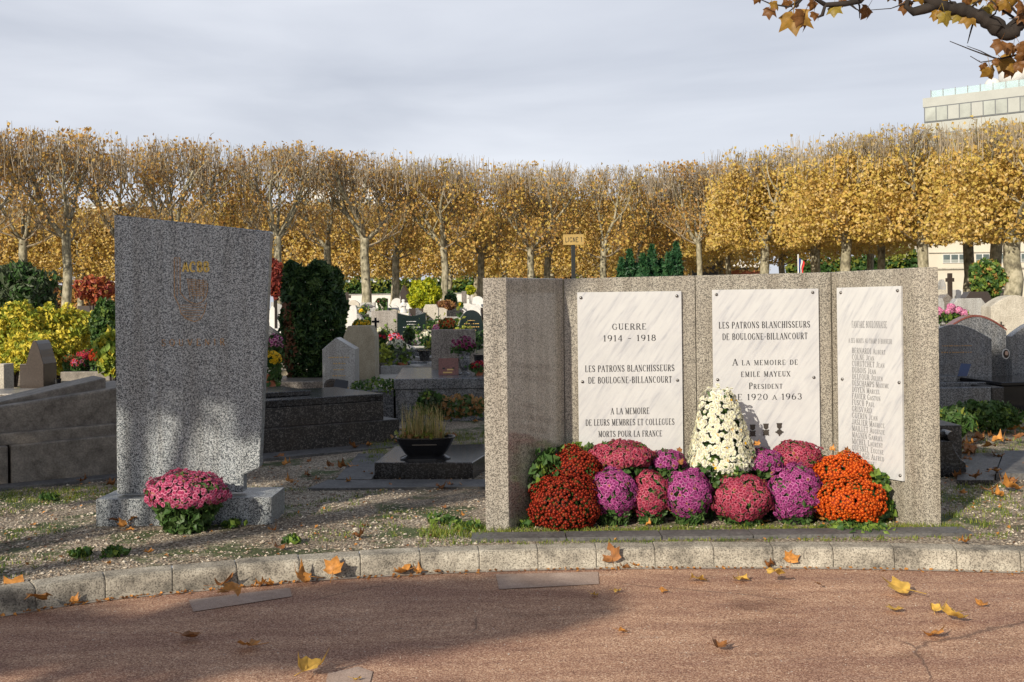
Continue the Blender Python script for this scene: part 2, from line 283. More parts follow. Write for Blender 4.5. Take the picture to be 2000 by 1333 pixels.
# ------------------------------------------------------------------ ground, road, kerb
RZ=-0.13
def catmull(P,n=8):
    out=[]
    for i in range(len(P)-1):
        p0=P[max(i-1,0)];p1=P[i];p2=P[i+1];p3=P[min(i+2,len(P)-1)]
        for k in range(n):
            t=k/n; out.append(0.5*((2*p1)+(p2-p0)*t+(2*p0-5*p1+4*p2-p3)*t*t+(3*p1-p0-3*p2+p3)*t**3))
    out.append(P[-1]); return out
kp=[gnd(x,y,RZ) for x,y in ((-160,1238),(0,1203),(200,1172),(400,1152),(640,1131),(980,1114),(1320,1109),(1660,1110),(2000,1118),(2160,1125))]
a=kp[0]-(kp[1]-kp[0]).normalized()*1.2+Vector((0,-0.15,0)); z_=kp[-1]+(kp[-1]-kp[-2]).normalized()*1.2+Vector((0,-0.1,0))
kp=[a+Vector((-4,-2.2,0)),a]+kp+[z_,z_+Vector((4,-1.8,0))]
kc=catmull(kp,10)
def offs(c,d):
    out=[]
    for i,p in enumerate(c):
        t=c[min(i+1,len(c)-1)]-c[max(i-1,0)]; n=Vector((-t.y,t.x,0)).normalized(); out.append(p+n*d)
    return out
def ribbon(mb,a,b,mi=0):
    n=len(a); mb.add(list(a)+list(b),[(i,i+1,n+i+1,n+i) for i in range(n-1)],mi)
def zz(c,z): return [Vector((p.x,p.y,z)) for p in c]
# kerb stones, one long structure; joints modelled as recessed gaps
mb=MB(); ln=[0]
fine=catmull(kc,3)
for i in range(1,len(fine)): ln.append(ln[-1]+(fine[i]-fine[i-1]).length)
prof=[(0.0,RZ-0.12),(0.0,RZ+0.004),(0.012,RZ+0.095),(0.020,RZ+0.118),(0.036,RZ+0.128),(0.15,RZ+0.136),(0.15,RZ-0.12)]
rings=[[ (Vector((p.x,p.y,0))+ (Vector((q.x,q.y,0))-Vector((p.x,p.y,0)))*1.0) for p,q in zip(fine,offs(fine,o))] for o,_ in prof]
NJ=0.385
def ring(i,inset):
    out=[]
    for k,(o,z) in enumerate(prof):
        v=rings[k][i].copy()
        out.append(Vector((v.x,v.y,z-(inset if z>RZ+0.05 else 0)))+(Vector((0,inset,0)) if k<4 else Vector()))
    return out
allr=[]; mids=[]
for i in range(len(fine)):
    ph=(ln[i]%NJ)/NJ
    allr.append((ring(i,0.0),int(ln[i]/NJ)))
def lerp_ring(s):
    j=max(1,next((k for k in range(1,len(ln)) if ln[k]>=s),len(ln)-1)); t=(s-ln[j-1])/(ln[j]-ln[j-1]+1e-9)
    return j,t
nst=int(ln[-1]/NJ)
for k in range(nst):
    s0,s1=k*NJ+0.002,(k+1)*NJ-0.002; dz=R.uniform(-0.003,0.003)
    rr=[]
    for s,ins in ((s0,0.003),(s0+0.007,0),((s0+s1)/2,0),(s1-0.007,0),(s1,0.003)):
        j,t=lerp_ring(s); A,B=ring(j-1,ins),ring(j,ins); rr.append([p.lerp(q,t)+Vector((0,0,dz)) for p,q in zip(A,B)])
    n=len(prof); vs=[v for r in rr for v in r]; fs=[(i*n+q,(i+1)*n+q,(i+1)*n+q+1,i*n+q+1) for i in range(4) for q in range(n-1)]+[tuple(range(n)),tuple(4*n+q for q in range(n-1,-1,-1))]
    mb.add(vs,fs,0)
# joint filling
ribbon(mb,zz(offs(fine,0.013),RZ-0.02),zz(offs(fine,0.020),RZ+0.105),1); ribbon(mb,zz(offs(fine,0.020),RZ+0.105),zz(offs(fine,0.145),RZ+0.118),1)
tag(mb.build('kerb',[M['kerb'],M['joint']]),kind='structure')
# terrain sheet
back=zz(offs(kc,0.148),0.0)
front=[Vector((-80,3.0,0))]+back+[Vector((80,3.0,0))]
rows=[front]
xs=[p.x for p in front]
fy=[p.y for p in front]
for i,Y in enumerate([8.6,9.2,10,10.7,11.3,12,13,14.5,16,18,20,23,26,30,35,40,45,47,60,90,150,300,700]):
    sp=1+ max(0,Y-10)/16
    rows.append([Vector((x*sp if abs(x)<70 else x*max(1,Y/12), max(Y,0) ,H(Y))) for x in xs])
mb=MB(); vs=[v for r in rows for v in r]; n=len(front)
mb.add(vs,[(i*n+j,i*n+j+1,(i+1)*n+j+1,(i+1)*n+j) for i in range(len(rows)-1) for j in range(n-1)])
tag(mb.build('ground',M['ground'],smooth=True),kind='structure')
mb=MB(); rf=[Vector((-80,4.2,RZ))]+zz(offs(kc,0.01),RZ)+[Vector((80,4.2,RZ))]; ribbon(mb,[Vector((p.x*1.0,-14,RZ)) for p in rf],rf)
tag(mb.build('road',M['road']),kind='structure')
mb=MB(); c=zz(kc,RZ+0.004); ribbon(mb,zz(offs(kc,-0.045),RZ+0.004),zz(offs(kc,0.008),RZ+0.004)); 
tag(mb.build('gutter_strip',M['gutter']),kind='structure')
mb=MB()
def quad(pts,z): 
    P=[gnd(x,y,z) for x,y in pts]; mb.add(P,[tuple(range(len(P)))])
quad([(968,1122),(1168,1117),(1170,1141),(975,1151)],RZ+0.0045); quad([(368,1172),(566,1148),(570,1165),(378,1195)],RZ+0.0045)
quad([(640,1316),(700,1302),(728,1312),(722,1336),(660,1345),(635,1340)],RZ+0.0045)
tag(mb.build('road_patches',M['patch']),kind='structure')
# edging flags in front of the memorial
mb=MB(); ex=[-0.30,0.35,1.0,1.62,2.3,3.12]
for i in range(5):
    x0,x1=ex[i]+0.004,ex[i+1]-0.004
    def yy(x): return 7.36 if x>-0.2 else 7.34
    mb.prism([(x0,7.30+0.0,-0.05),(x1,7.30,-0.05),(x1,7.50,-0.05),(x0,7.50,-0.05)],[(x0,7.30,0.022+0.003*(i%2)),(x1,7.30,0.022+0.003*(i%2)),(x1,7.50,0.024),(x0,7.50,0.024)])
tag(mb.build('stone_edging',M['flag']),kind='structure')
# ------------------------------------------------------------------ lettering: thick and thin strokes drawn as ribbons
GL={
'A':(.64,[('l',.03,0,.32,1),('l',.32,1,.61,0),('l',.15,.34,.49,.34)],[(.03,0),(.61,0)]),
'B':(.56,[('l',.11,0,.11,1),('l',.11,1,.30,1),('e',.28,.76,.18,.24,-90,90),('l',.11,.52,.30,.52),('e',.29,.26,.23,.26,-90,90),('l',.11,0,.3,0)],[]),
'C':(.60,[('e',.32,.5,.28,.5,50,310),('l',.51,.68,.51,.95)],[]),
'D':(.62,[('l',.11,0,.11,1),('l',.11,1,.28,1),('e',.28,.5,.30,.5,-90,90),('l',.11,0,.28,0)],[]),
'E':(.54,[('l',.11,0,.11,1),('l',.05,1,.48,1),('l',.11,.52,.36,.52),('l',.05,0,.50,0),('l',.48,.82,.48,1),('l',.50,0,.50,.2)],[]),
'F':(.50,[('l',.11,0,.11,1),('l',.05,1,.47,1),('l',.11,.52,.36,.52),('l',.47,.8,.47,1)],[(.11,0)]),
'G':(.64,[('e',.32,.5,.28,.5,50,330),('l',.54,0.05,.54,.42),('l',.51,.70,.51,.95)],[(.54,.42)]),
'H':(.64,[('l',.11,0,.11,1),('l',.53,0,.53,1),('l',.11,.52,.53,.52)],[(.11,0),(.11,1),(.53,0),(.53,1)]),
'I':(.28,[('l',.14,0,.14,1)],[(.14,0),(.14,1)]),
'J':(.40,[('l',.26,.2,.26,1),('e',.13,.2,.13,.2,-170,0)],[(.26,1)]),
'L':(.52,[('l',.11,0,.11,1),('l',.05,0,.47,0),('l',.47,0,.47,.24)],[(.11,1)]),
'M':(.76,[('t',.10,0,.10,1),('l',.10,1,.38,.05),('l',.38,.05,.66,1),('l',.66,0,.66,1)],[(.10,0),(.66,0),(.08,1),(.66,1)]),
'N':(.66,[('t',.10,0,.10,1),('l',.10,1,.56,0),('t',.56,0,.56,1)],[(.10,0),(.56,1),(.08,1)]),
'O':(.66,[('e',.33,.5,.28,.5,0,360)],[]),
'P':(.54,[('l',.11,0,.11,1),('l',.11,1,.30,1),('e',.29,.74,.20,.26,-90,90),('l',.11,.48,.3,.48)],[(.11,0)]),
'Q':(.66,[('e',.33,.5,.28,.5,0,360),('l',.30,.22,.60,-.16)],[]),
'R':(.60,[('l',.11,0,.11,1),('l',.11,1,.30,1),('e',.29,.75,.19,.25,-90,90),('l',.11,.5,.3,.5),('l',.30,.5,.55,0)],[(.11,0),(.56,0)]),
'S':(.52,[('e',.26,.75,.19,.25,25,250),('l',.15,.60,.38,.38),('e',.27,.25,.20,.25,-160,70),('l',.44,.72,.44,.95),('l',.08,.05,.08,.28)],[]),
'T':(.56,[('l',.28,0,.28,1),('l',.04,1,.52,1),('l',.04,.78,.04,1),('l',.52,.78,.52,1)],[(.28,0)]),
'U':(.62,[('l',.11,.28,.11,1),('e',.31,.28,.20,.28,180,360),('t',.51,.28,.51,1)],[(.11,1),(.51,1)]),
'V':(.62,[('l',.03,1,.32,0),('l',.32,0,.60,1)],[(.03,1),(.60,1)]),
'X':(.6,[('l',.04,1,.56,0),('l',.04,0,.56,1)],[(.04,1),(.56,0),(.04,0),(.56,1)]),
'Y':(.6,[('l',.04,1,.30,.5),('l',.30,.5,.56,1),('l',.30,0,.30,.5)],[(.04,1),(.56,1),(.30,0)]),
'Z':(.54,[('l',.06,1,.48,1),('l',.04,0,.50,0),('l',.04,0,.48,1),('l',.06,.8,.06,1),('l',.5,0,.5,.2)],[]),
'K':(.62,[('l',.11,0,.11,1),('l',.11,.4,.52,1),('l',.25,.55,.56,0)],[(.11,0),(.11,1),(.52,1),(.56,0)]),
'0':(.56,[('e',.28,.5,.22,.5,0,360)],[]),
'1':(.36,[('l',.20,0,.20,1),('l',.06,.82,.20,1)],[(.20,0)]),
'2':(.54,[('e',.26,.72,.20,.28,-20,170),('l',.06,0,.44,.62),('l',.06,0,.48,0),('l',.48,0,.48,.2)],[]),
'3':(.52,[('e',.25,.76,.18,.24,-90,160),('e',.25,.27,.21,.27,-160,90)],[]),
'4':(.56,[('l',.38,0,.38,1),('l',.04,.28,.38,1),('l',.04,.28,.52,.28)],[(.38,0)]),
'6':(.54,[('e',.27,.30,.21,.30,0,360),('e',.40,.40,.34,.60,100,185)],[]),
'8':(.54,[('e',.27,.76,.17,.24,0,360),('e',.27,.27,.21,.27,0,360)],[]),
'9':(.54,[('e',.27,.70,.21,.30,0,360),('e',.14,.60,.34,.60,-80,5)],[]),
'-':(.36,[('d',.06,.42,.32,.42)],[]),"'":(.2,[('l',.1,.75,.1,1)],[]),'~':(.50,[('d',.08,.42,.42,.42)],[]),
}
def text_mesh(mb,s,x0,x1,zb,cap,fr,T=.17,t=.06,gap=.17,space=.42,serif=True,mi=0):
    """letters from x0 to x1 on baseline zb; fr(x,z)->point"""
    tot=0
    for ch in s:
        if ch==' ': tot+=space
        else: tot+=(GL[ch.upper()][0]*(.76 if ch.islower() else 1))+gap
    tot-=gap; W=(x1-x0)/tot; x=x0
    for ch in s:
        if ch==' ': x+=space*W; continue
        k=.76 if ch.islower() else 1; w_,st,sf=GL[ch.upper()]
        def P(a,b): return (x+a*k*W, zb+b*k*cap)
        def rib(a,b,th):
            dx,dz=b[0]-a[0],b[1]-a[1]; l=math.hypot(dx,dz) or 1; nx,nz=-dz/l*th/2,dx/l*th/2
            nx*=W/cap if W<cap else 1
            mb.add([fr(a[0]+nx,a[1]+nz),fr(b[0]+nx,b[1]+nz),fr(b[0]-nx,b[1]-nz),fr(a[0]-nx,a[1]-nz)],[(0,1,2,3)],mi)
        for q in st:
            if q[0]=='e':
                _,cx_,cz_,rx,rz,a0,a1=q; n=max(4,int(abs(a1-a0)/22)); pr=None
                for i in range(n+1):
                    an=math.radians(a0+(a1-a0)*i/n); pt=P(cx_+rx*math.cos(an),cz_+rz*math.sin(an))
                    if pr:
                        am=math.radians(a0+(a1-a0)*(i-.5)/n); th=(t+(T-t)*abs(math.cos(am))**1.3)*cap*k; rib(pr,pt,th)
                    pr=pt
            else:
                _,a,b,c,d=q
                if q[0] in 'td' or abs(b-d)<1e-6: th=t if q[0]!='d' else t*1.6
                elif abs(a-c)<1e-6: th=T if abs(b-d)>.4 else t
                else: th=T if (c-a)*(d-b)<0 else t*1.3
                rib(P(a,b),P(c,d),th*cap*k)
        if serif:
            for sx,szz in sf: rib(P(sx-.12,szz),P(sx+.12,szz),t*cap*k)
        x+=(w_*k+gap)*W
# ------------------------------------------------------------------ the memorial of five granite slabs
mem=empty('war_memorial',(1.42,8.36,0),0,'wide folded granite war memorial with white marble plaques above the flower bed','memorial')
inv=Matrix.Translation((-1.42,-8.36,0))
def W2(v): return inv@Vector(v)
zt=lambda x:1.802+0.0125*x
A_=(-.205,7.585); B_=(-.04,7.62); C_=(.40,8.36); D_=(2.485,8.36); E_=(2.86,7.655); F_=(3.015,7.60)
TH_=0.14
def wallpiece(ring,m,zt_=None,name='granite_slab'):
    mb=MB(); mb.prism([W2((x,y,-0.1)) for x,y in ring],[W2((x,y,(zt_ or zt)(x))) for x,y in ring]); return mb.build(name,m,mem,bevel=0.005)
g=0.0025
wallpiece([A_,B_,(C_[0]-g,C_[1]-2*g),(C_[0]-g*2,8.50),(.24,8.50)],M['mem_pol'])
xm=at(1358,540,8.36).x
wallpiece([(C_[0]+g,8.36),(xm-g,8.36),(xm-g,8.50),(C_[0]+g,8.50)],M['mem'])
wallpiece([(xm+g,8.362),(D_[0]-g,8.362),(D_[0]-g,8.50),(xm+g,8.50)],M['mem'])
wallpiece([(D_[0]+g,8.36-2*g),E_,F_,(2.64,8.50),(D_[0]+g*2,8.50)],M['mem'])
def plaque(tl,tr,h,n,lab,p0):
    """tl,tr pixel corners of the upper edge on the plane through p0 with normal n (towards the camera)"""
    a=hit(*tl,p0,n); b=hit(*tr,p0,n); e1=(b-a); wd=e1.length; e1.normalize(); e1.z=0; e1.normalize()
    top=(a.z+b.z)/2; a.z=top
    o=empty('plaque',W2(a),0); o.parent=mem; o['label']=lab
    Rm=Matrix((( e1.x,-n.x,0),(e1.y,-n.y,0),(0,0,1))).to_4x4(); o.matrix_local=Matrix.Translation(W2(a))@Rm
    mb=MB(); mb.box(0,wd,-0.022,-0.001,-h,0); mb.build('marble_slab',M['marble'],o,bevel=0.002)
    inv_=(Matrix.Translation(a)@Rm).inverted()
    def loc(px,py): return inv_@hit(px,py,p0+n*0.022,n)
    return o,loc,wd
def letters(o,lines,loc,mat_,**k):
    mb=MB(); fr=lambda x,z:(x,-0.0235,z)
    for s,xl,xr,yb,cp in lines:
        a=loc(xl,yb); b=loc(xr,yb); c=loc(xl,yb-cp); text_mesh(mb,s,a.x,b.x,a.z,c.z-a.z,fr,**k)
    return mb.build('inscription',mat_,o)
def screws(o,pts,loc):
    for px,py in pts:
        p=loc(px,py); mb=MB(); mb.lathe([(0.012,0),(0.012,0.004),(0.009,0.009),(0.003,0.011)],n=12,M=Matrix.Translation((p.x,-0.022,p.z))@Matrix.Rotation(PI/2,4,'X')); mb.build('screw',M['steel'],o,smooth=True)
n0=Vector((0,-1,0)); p0=Vector((0,8.36,0))
o,loc,wd=plaque((1127,571.5),(1330,569),1.42,n0,'white marble plaque headed GUERRE 1914 - 1918',p0)
letters(o,[('GUERRE',1196,1262,644.5,11.5),('1914 ~ 1918',1178,1281,667,11.5),('LES PATRONS BLANCHISSEURS',1143,1317,727,12.3),('DE BOULOGNE-BILLANCOURT',1149,1312,749.5,12.3),
 ('A LA MEMOIRE',1193,1268,809.5,12),('DE LEURS MEMBRES ET COLLEGUES',1144,1317,832,12),('MORTS POUR LA FRANCE',1169,1293,854,11.5)],loc,M['ink'])
screws(o,[(1134.5,582),(1322,578.5),(1137.6,746),(1323,743)],loc)
o,loc,wd=plaque((1390,567.5),(1597,563.5),1.42,n0,'white marble plaque to the president, with three small medals',p0)
letters(o,[('LES PATRONS BLANCHISSEURS',1404,1582,642,12.3),('DE BOULOGNE-BILLANCOURT',1411,1577,664.5,12.3),('A la memoire de',1431,1558,714,12.5),('emile mayeux',1447.5,1543,736.5,13),
 ('President',1463,1528,760,12),('DE 1920 a 1963',1428,1566,782,11.5)],loc,M['ink'])
screws(o,[(1399,575.5),(1587,571.5),(1401.5,742),(1589.5,737.5)],loc)
for k,(px,py) in enumerate(((1470,841),(1495.8,839),(1522,838))):
    p=loc(px,py); mb=MB(); q=Matrix.Translation((p.x,-0.0225,p.z))
    mb.slab([(-.018,.03),(-.022,.045),(.022,.045),(.018,.03),(.018,.012),(.006,0),(-.006,0),(-.018,.012)],-0.004,0,0,q)
    mb.slab([(math.cos(t)*.021,-.024+math.sin(t)*.021) for t in [2*PI*j/14 for j in range(14)]],-0.006,0,0,q)
    for t in ((0 if k==2 else PI/4)+PI/2*j for j in range(4)): mb.slab([(math.cos(t+s)*r,-.024+math.sin(t+s)*r) for s,r in ((-.3,.018),(-.16,.031),(.16,.031),(.3,.018))],-0.005,0,0,q)
    mb.build('medal',M['bronze'],o)
d3=(Vector((*E_,0))-Vector((*D_,0))).normalized(); n3=Vector((d3.y,-d3.x,0)); 
if n3.y>0: n3=-n3
o,loc,wd=plaque((1638,563),(1763.5,558.5),1.405,n3,'narrow marble plaque listing the fallen of a brass band',Vector((*D_,0)))
nm=[('BERNARDI Albert',1729.5),('COLNE Jean',1707.5),('CURUTCHET Jean',1727.5),('DUBOIS Jean',1711),('DELFOUR Julien',1724),('DESCHAMPS Maxime',1736),('DOYEN Marcel',1718.5),('FAVIER Gaston',1719.5),('FUSCH Paul',1708),('GRISVARD',1702.5),('GUERIN Jean',1714),('JASLIER Maurice',1727.5),('MAILLET Auguste',1728),('MAGNIN Gabriel',1724),('MICHEL Laurent',1724),('QUESNEL Eugene',1725.5),('SOULAGE Alfred',1726.5),('ZACK Emile',1708)]
letters(o,[('FANFARE BOULONNAISE',1664,1732.5,640,12.5),("a ses morts au champ d'honneur",1657.7,1742,669.5,11.5)]+[(s,1664.6,xr,690+12.62*i,10.3) for i,(s,xr) in enumerate(nm)],loc,M['inkgrey'],T=.15,t=.07)
screws(o,[(1642.5,572),(1753.5,568),(1645.5,741),(1756.5,747.5),(1758.5,929)],loc)
# ------------------------------------------------------------------ the tall stele
YS=8.10
ste=empty('memorial_stele',(-2.3,YS,0),0,'tall tapering blue-grey granite stele with a worn gold shield and SOUVENIR, leaning top','memorial stele')
ste['label']='tall blue-grey granite stele with a slanted top, worn gold shield and the word SOUVENIR'
def S(px,py): p=at(px,py,YS); return (p.x+2.3,p.z)
mb=MB(); out=[S(228,966),S(476,962),S(476,928),S(507,914),S(528,452),S(222,420)]
mb.slab(out,0,0.11); mb.build('slab',M['stele'],ste,bevel=0.012)
mb=MB(); a=at(187,976,7.98); b=at(530,963,7.98); mb.prism([(a.x+2.3,-.12,-.1),(b.x+2.3,-.12,-.1),(b.x+2.3,.34,-.1),(a.x+2.3,.34,-.1)],[(a.x+2.3,-.12,a.z),(b.x+2.3,-.12,a.z+.0),(b.x+2.3,.34,a.z),(a.x+2.3,.34,a.z)])
mb.build('plinth',M['stele'],ste,bevel=0.004)
def SS(x,y): return S(320+x/6.346,490+y/6.346)
mb=MB(); frs=lambda x,z:(x,-0.0025,z)
def sline(pts,th=.006):
    for p,q in zip(pts,pts[1:]):
        a,b=SS(*p),SS(*q); dx,dz=b[0]-a[0],b[1]-a[1]; l=math.hypot(dx,dz); nx,nz=-dz/l*th/2,dx/l*th/2
        mb.add([frs(a[0]+nx,a[1]+nz),frs(b[0]+nx,b[1]+nz),frs(b[0]-nx,b[1]-nz),frs(a[0]-nx,a[1]-nz)],[(0,1,2,3)])
sline([(130,90),(200,90),(205,520),(260,590),(330,640),(400,660),(470,640),(520,580),(540,500),(545,400)]); sline([(130,90),(132,560),(190,680),(215,780),(300,850),(380,880),(450,850),(500,770),(530,640)])
sline([(165,100),(167,560)],.004)
for k in range(6): sline([(200+10*k,675+32*k),(510-14*k,675+32*k)],.004)
for k in range(9): sline([(280+8*k,350+26*k),(540-4*k,380+22*k)],.004)
for k in range(5): sline([(290+50*k,350),(330+40*k,600)],.004)
mb.build('shield_emblem',M['oldgold'],ste)
mb=MB(); a,b=SS(232,262),SS(560,262); text_mesh(mb,'ACBB',a[0],b[0],a[1],SS(232,143)[1]-a[1],frs,T=.24,t=.16,gap=.16,serif=False); mb.build('club_initials',M['brightgold'],ste)
mb=MB(); a,b=SS(-28,1182),SS(755,1182); text_mesh(mb,'SOUVENIR',a[0],b[0],a[1],SS(0,1100)[1]-a[1],frs,T=.14,t=.08,gap=.5,serif=False); mb.build('inscription',M['oldgold'],ste)
# ------------------------------------------------------------------ leaves and flowers
def leaf_cloud(mb,C,size,mi,aspect=1.5,up=0.3,rng=NR,nrm=None,pentagon=False):
    """kite-shaped leaf faces at the points C"""
    n=len(C); a=rng.normal(size=(n,3)); a[:,2]*=0.7
    if nrm is not None: a=a*0.75+nrm
    a/=np.linalg.norm(a,axis=1,keepdims=True)+1e-9
    b=np.cross(a,rng.normal(size=(n,3))); b/=np.linalg.norm(b,axis=1,keepdims=True)+1e-9; c=np.cross(a,b)
    s=(size*(0.65+0.7*rng.random(n)))[:,None]; V=np.stack([C-b*s*aspect/2,C+c*s*0.5+a*s*.12,C+b*s*aspect/2-a*s*.1,C-c*s*0.5+a*s*.12],1).reshape(-1,3)
    mb.arr(V,np.arange(n*4).reshape(n,4),mi)
def bloom_template(kind):
    vs=[];fs=[];ms=[]
    def petal(an,r0,r1,wd,z0,z1,mi,tilt=0):
        ca,sa=math.cos(an),math.sin(an); o=len(vs)
        for r,ww,z in ((r0,wd*.45,z0),(( r0+r1)/2+.05,wd,(z0+z1)/2+.06),(r1,wd*.45,z1)):
            for s in (-1,1): vs.append((ca*r-sa*ww*s,sa*r+ca*ww*s,z))
        fs.extend([(o,o+2,o+3,o+1),(o+2,o+4,o+5,o+3)]); ms.extend([mi,mi])
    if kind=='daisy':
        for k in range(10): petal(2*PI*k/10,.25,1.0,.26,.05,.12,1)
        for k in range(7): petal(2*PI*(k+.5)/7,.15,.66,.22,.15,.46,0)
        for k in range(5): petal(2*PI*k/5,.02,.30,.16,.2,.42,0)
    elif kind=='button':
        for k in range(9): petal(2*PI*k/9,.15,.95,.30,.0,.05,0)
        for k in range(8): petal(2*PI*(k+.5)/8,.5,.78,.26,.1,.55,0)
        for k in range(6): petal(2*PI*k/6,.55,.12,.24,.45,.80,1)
    return np.array(vs),np.array(fs),np.array(ms)
TPL={k:bloom_template(k) for k in ('daisy','button')}
def blooms(mb,P,Nn,r,kind='daisy',rng=NR,mis=(0,1)):
    V,Fq,ms=TPL[kind]; n=len(P); Nn=Nn+rng.normal(size=(n,3))*.22; Nn/=np.linalg.norm(Nn,axis=1,keepdims=True)
    t=np.cross(Nn,rng.normal(size=(n,3))); t/=np.linalg.norm(t,axis=1,keepdims=True); b=np.cross(Nn,t); rr=(r*(0.8+0.4*rng.random(n)))[:,None,None]
    W_=P[:,None,:]+rr*(V[None,:,0:1]*t[:,None]+V[None,:,1:2]*b[:,None]+V[None,:,2:3]*Nn[:,None])
    Fa=(Fq[None]+np.arange(n)[:,None,None]*len(V)).reshape(-1,4); mi=np.tile(np.where(ms==0,mis[0],mis[1]),n)
    mb.arr(W_.reshape(-1,3),Fa,mi)
def dome_pts(n,rx,ry,rz,lo=-0.35,rng=NR,lump=0.10):
    i=np.arange(n)+.5; z=1-(1-lo)*i/n; ph=i*2.39996; q=np.sqrt(1-z*z)
    D=np.stack([q*np.cos(ph),q*np.sin(ph),z],1)+rng.normal(size=(n,3))*.02
    q_=rng.random(4)*6.28; k=1+lump*(np.sin(D[:,0:1]*4+q_[0])*np.cos(D[:,1:2]*4+D[:,2:3]*4+q_[1])+.5*np.sin(D[:,2:3]*9+D[:,0:1]*7+q_[2]))+rng.normal(size=(n,1))*.022
    P=D*k*np.array([rx,ry,rz]); Nn=D/np.array([rx,ry,rz]); Nn/=np.linalg.norm(Nn,axis=1,keepdims=True); return P,Nn
def px_(o): return (o.location.x*7.3)%6.28
def mum(c,rx,ry,rz,cols,label,br=0.021,n=None,lo=-.35,kind='daisy',group=None,ground=0.0,name='potted_chrysanthemum',potm='blackpl',leafn=500,cone=False,skirt=True,parts=True,green=('g_mid','g_yew2')):
    c=Vector(c); base=Vector((c.x,c.y,ground)); o=empty(name,base,0,label,'potted flowers',group)
    off=np.array([0,0,c.z-ground])
    area=2*PI*((rx*ry+rx*rz+ry*rz)/3)*(1-lo)
    if n is None: n=int(area/(br*br*1.9))
    P,Nn=dome_pts(n,rx,ry,rz,lo)
    def conify(P,f=1.0):
        n_=len(P); u=np.sqrt(NR.random(n_))*1.0; u=1-u*.999; an=NR.random(n_)*6.283; z=-.30+u*1.30; r=np.interp(u,[0,.10,.22,.55,.86,.96,1],[.80,1.0,.98,.72,.50,.42,.14])*f*(1+.05*np.sin(an*3+u*5)+NR.normal(size=n_)*.02)
        Q_=np.stack([np.cos(an)*r*rx-.02*u,np.sin(an)*r*ry,z*rz],1); N_n=np.stack([np.cos(an),np.sin(an),np.full(n_,.3)],1); tp=u>.93; N_n[tp]=[0,-.2,1]; return Q_,N_n/np.linalg.norm(N_n,axis=1,keepdims=True)
    if cone: P,Nn=conify(np.concatenate([P,P[:len(P)//3]]))
    dr=NR.random(len(P))<(.93 if not cone else .96); hole=np.sin(P[:,0]/rx*6+px_(o))*np.cos(P[:,2]/rz*5+px_(o)*2)+NR.normal(size=len(P))*.25<1.3; kp_=dr&hole; P,Nn=P[kp_],Nn[kp_]
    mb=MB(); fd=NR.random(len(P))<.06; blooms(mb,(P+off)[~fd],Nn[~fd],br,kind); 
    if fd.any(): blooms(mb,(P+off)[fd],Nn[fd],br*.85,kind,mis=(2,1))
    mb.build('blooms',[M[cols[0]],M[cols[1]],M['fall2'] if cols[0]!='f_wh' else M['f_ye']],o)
    mb=MB(); Q,_=dome_pts(leafn,rx*.86,ry*.86,rz*.86,-.9); 
    if cone: Q,_=conify(Q*.97,.72); Q[:,2]*=.93
    leaf_cloud(mb,Q+off,br*2.0,NR.integers(0,2,len(Q)),1.5)
    if skirt:
        hz=max(c.z-ground,.05); q=NR.random((leafn,3)); an=q[:,0]*2*PI; zz_=q[:,1]; rr=(0.55+0.42*zz_)*(.7+.3*q[:,2])
        Q=np.stack([rx*rr*np.cos(an),ry*rr*np.sin(an),.01+zz_*hz],1); leaf_cloud(mb,Q,br*2.2,NR.integers(0,2,len(Q)),1.5)
    # closed dark inner mass of stems
    mb.build('foliage',[M[green[0]],M[green[1]]],o)
    if parts:
        hz=max(.06,(c.z-ground)*.75); pr=min(rx*.55,.13); mb=MB(); mb.lathe([(pr*.72,0.0),(pr,hz),(pr*1.07,hz),(pr*1.07,hz+.012),(pr*.9,hz+.012)],n=18); mb.build('pot',M[potm],o,smooth=False)
    return o
mum(at(365,964,7.78),.285,.25,.155,('f_rose','f_rosel'),'round pink chrysanthemum in front of the tall stele',br=.0175,lo=-.35,leafn=900)
BG='chrysanthemums in front of the marble plaques'
def fm(px,py,Y,wpx,hpx,cols,label,ry=None,**k):
    c=at(px,py,Y); s=Y/F; return mum(c,wpx/2*s,ry or wpx/2*s*.9,hpx/2*s,cols,label,group=BG,**k)
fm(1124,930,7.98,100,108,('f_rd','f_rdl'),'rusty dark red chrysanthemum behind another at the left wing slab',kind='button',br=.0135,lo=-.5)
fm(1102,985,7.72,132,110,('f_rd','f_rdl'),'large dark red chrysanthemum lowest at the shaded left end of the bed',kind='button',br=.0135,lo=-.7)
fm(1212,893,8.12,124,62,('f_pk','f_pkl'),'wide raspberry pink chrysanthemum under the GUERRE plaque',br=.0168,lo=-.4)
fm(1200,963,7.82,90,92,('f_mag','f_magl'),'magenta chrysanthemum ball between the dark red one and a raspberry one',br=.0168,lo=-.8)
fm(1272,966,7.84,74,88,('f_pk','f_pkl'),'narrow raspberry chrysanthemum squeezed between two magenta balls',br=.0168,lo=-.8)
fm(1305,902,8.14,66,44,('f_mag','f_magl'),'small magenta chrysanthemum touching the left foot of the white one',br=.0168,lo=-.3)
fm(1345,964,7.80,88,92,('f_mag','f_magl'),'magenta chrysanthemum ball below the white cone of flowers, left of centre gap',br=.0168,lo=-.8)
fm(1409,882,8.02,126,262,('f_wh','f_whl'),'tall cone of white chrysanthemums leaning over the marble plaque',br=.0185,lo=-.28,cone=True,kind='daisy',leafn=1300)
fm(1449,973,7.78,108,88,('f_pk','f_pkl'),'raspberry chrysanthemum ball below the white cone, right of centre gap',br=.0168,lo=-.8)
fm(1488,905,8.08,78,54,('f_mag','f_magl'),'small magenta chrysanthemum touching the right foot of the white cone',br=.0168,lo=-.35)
fm(1556,893,8.16,94,60,('f_pk','f_pkl'),'raspberry pink chrysanthemum under the two medals',br=.0168,lo=-.4)
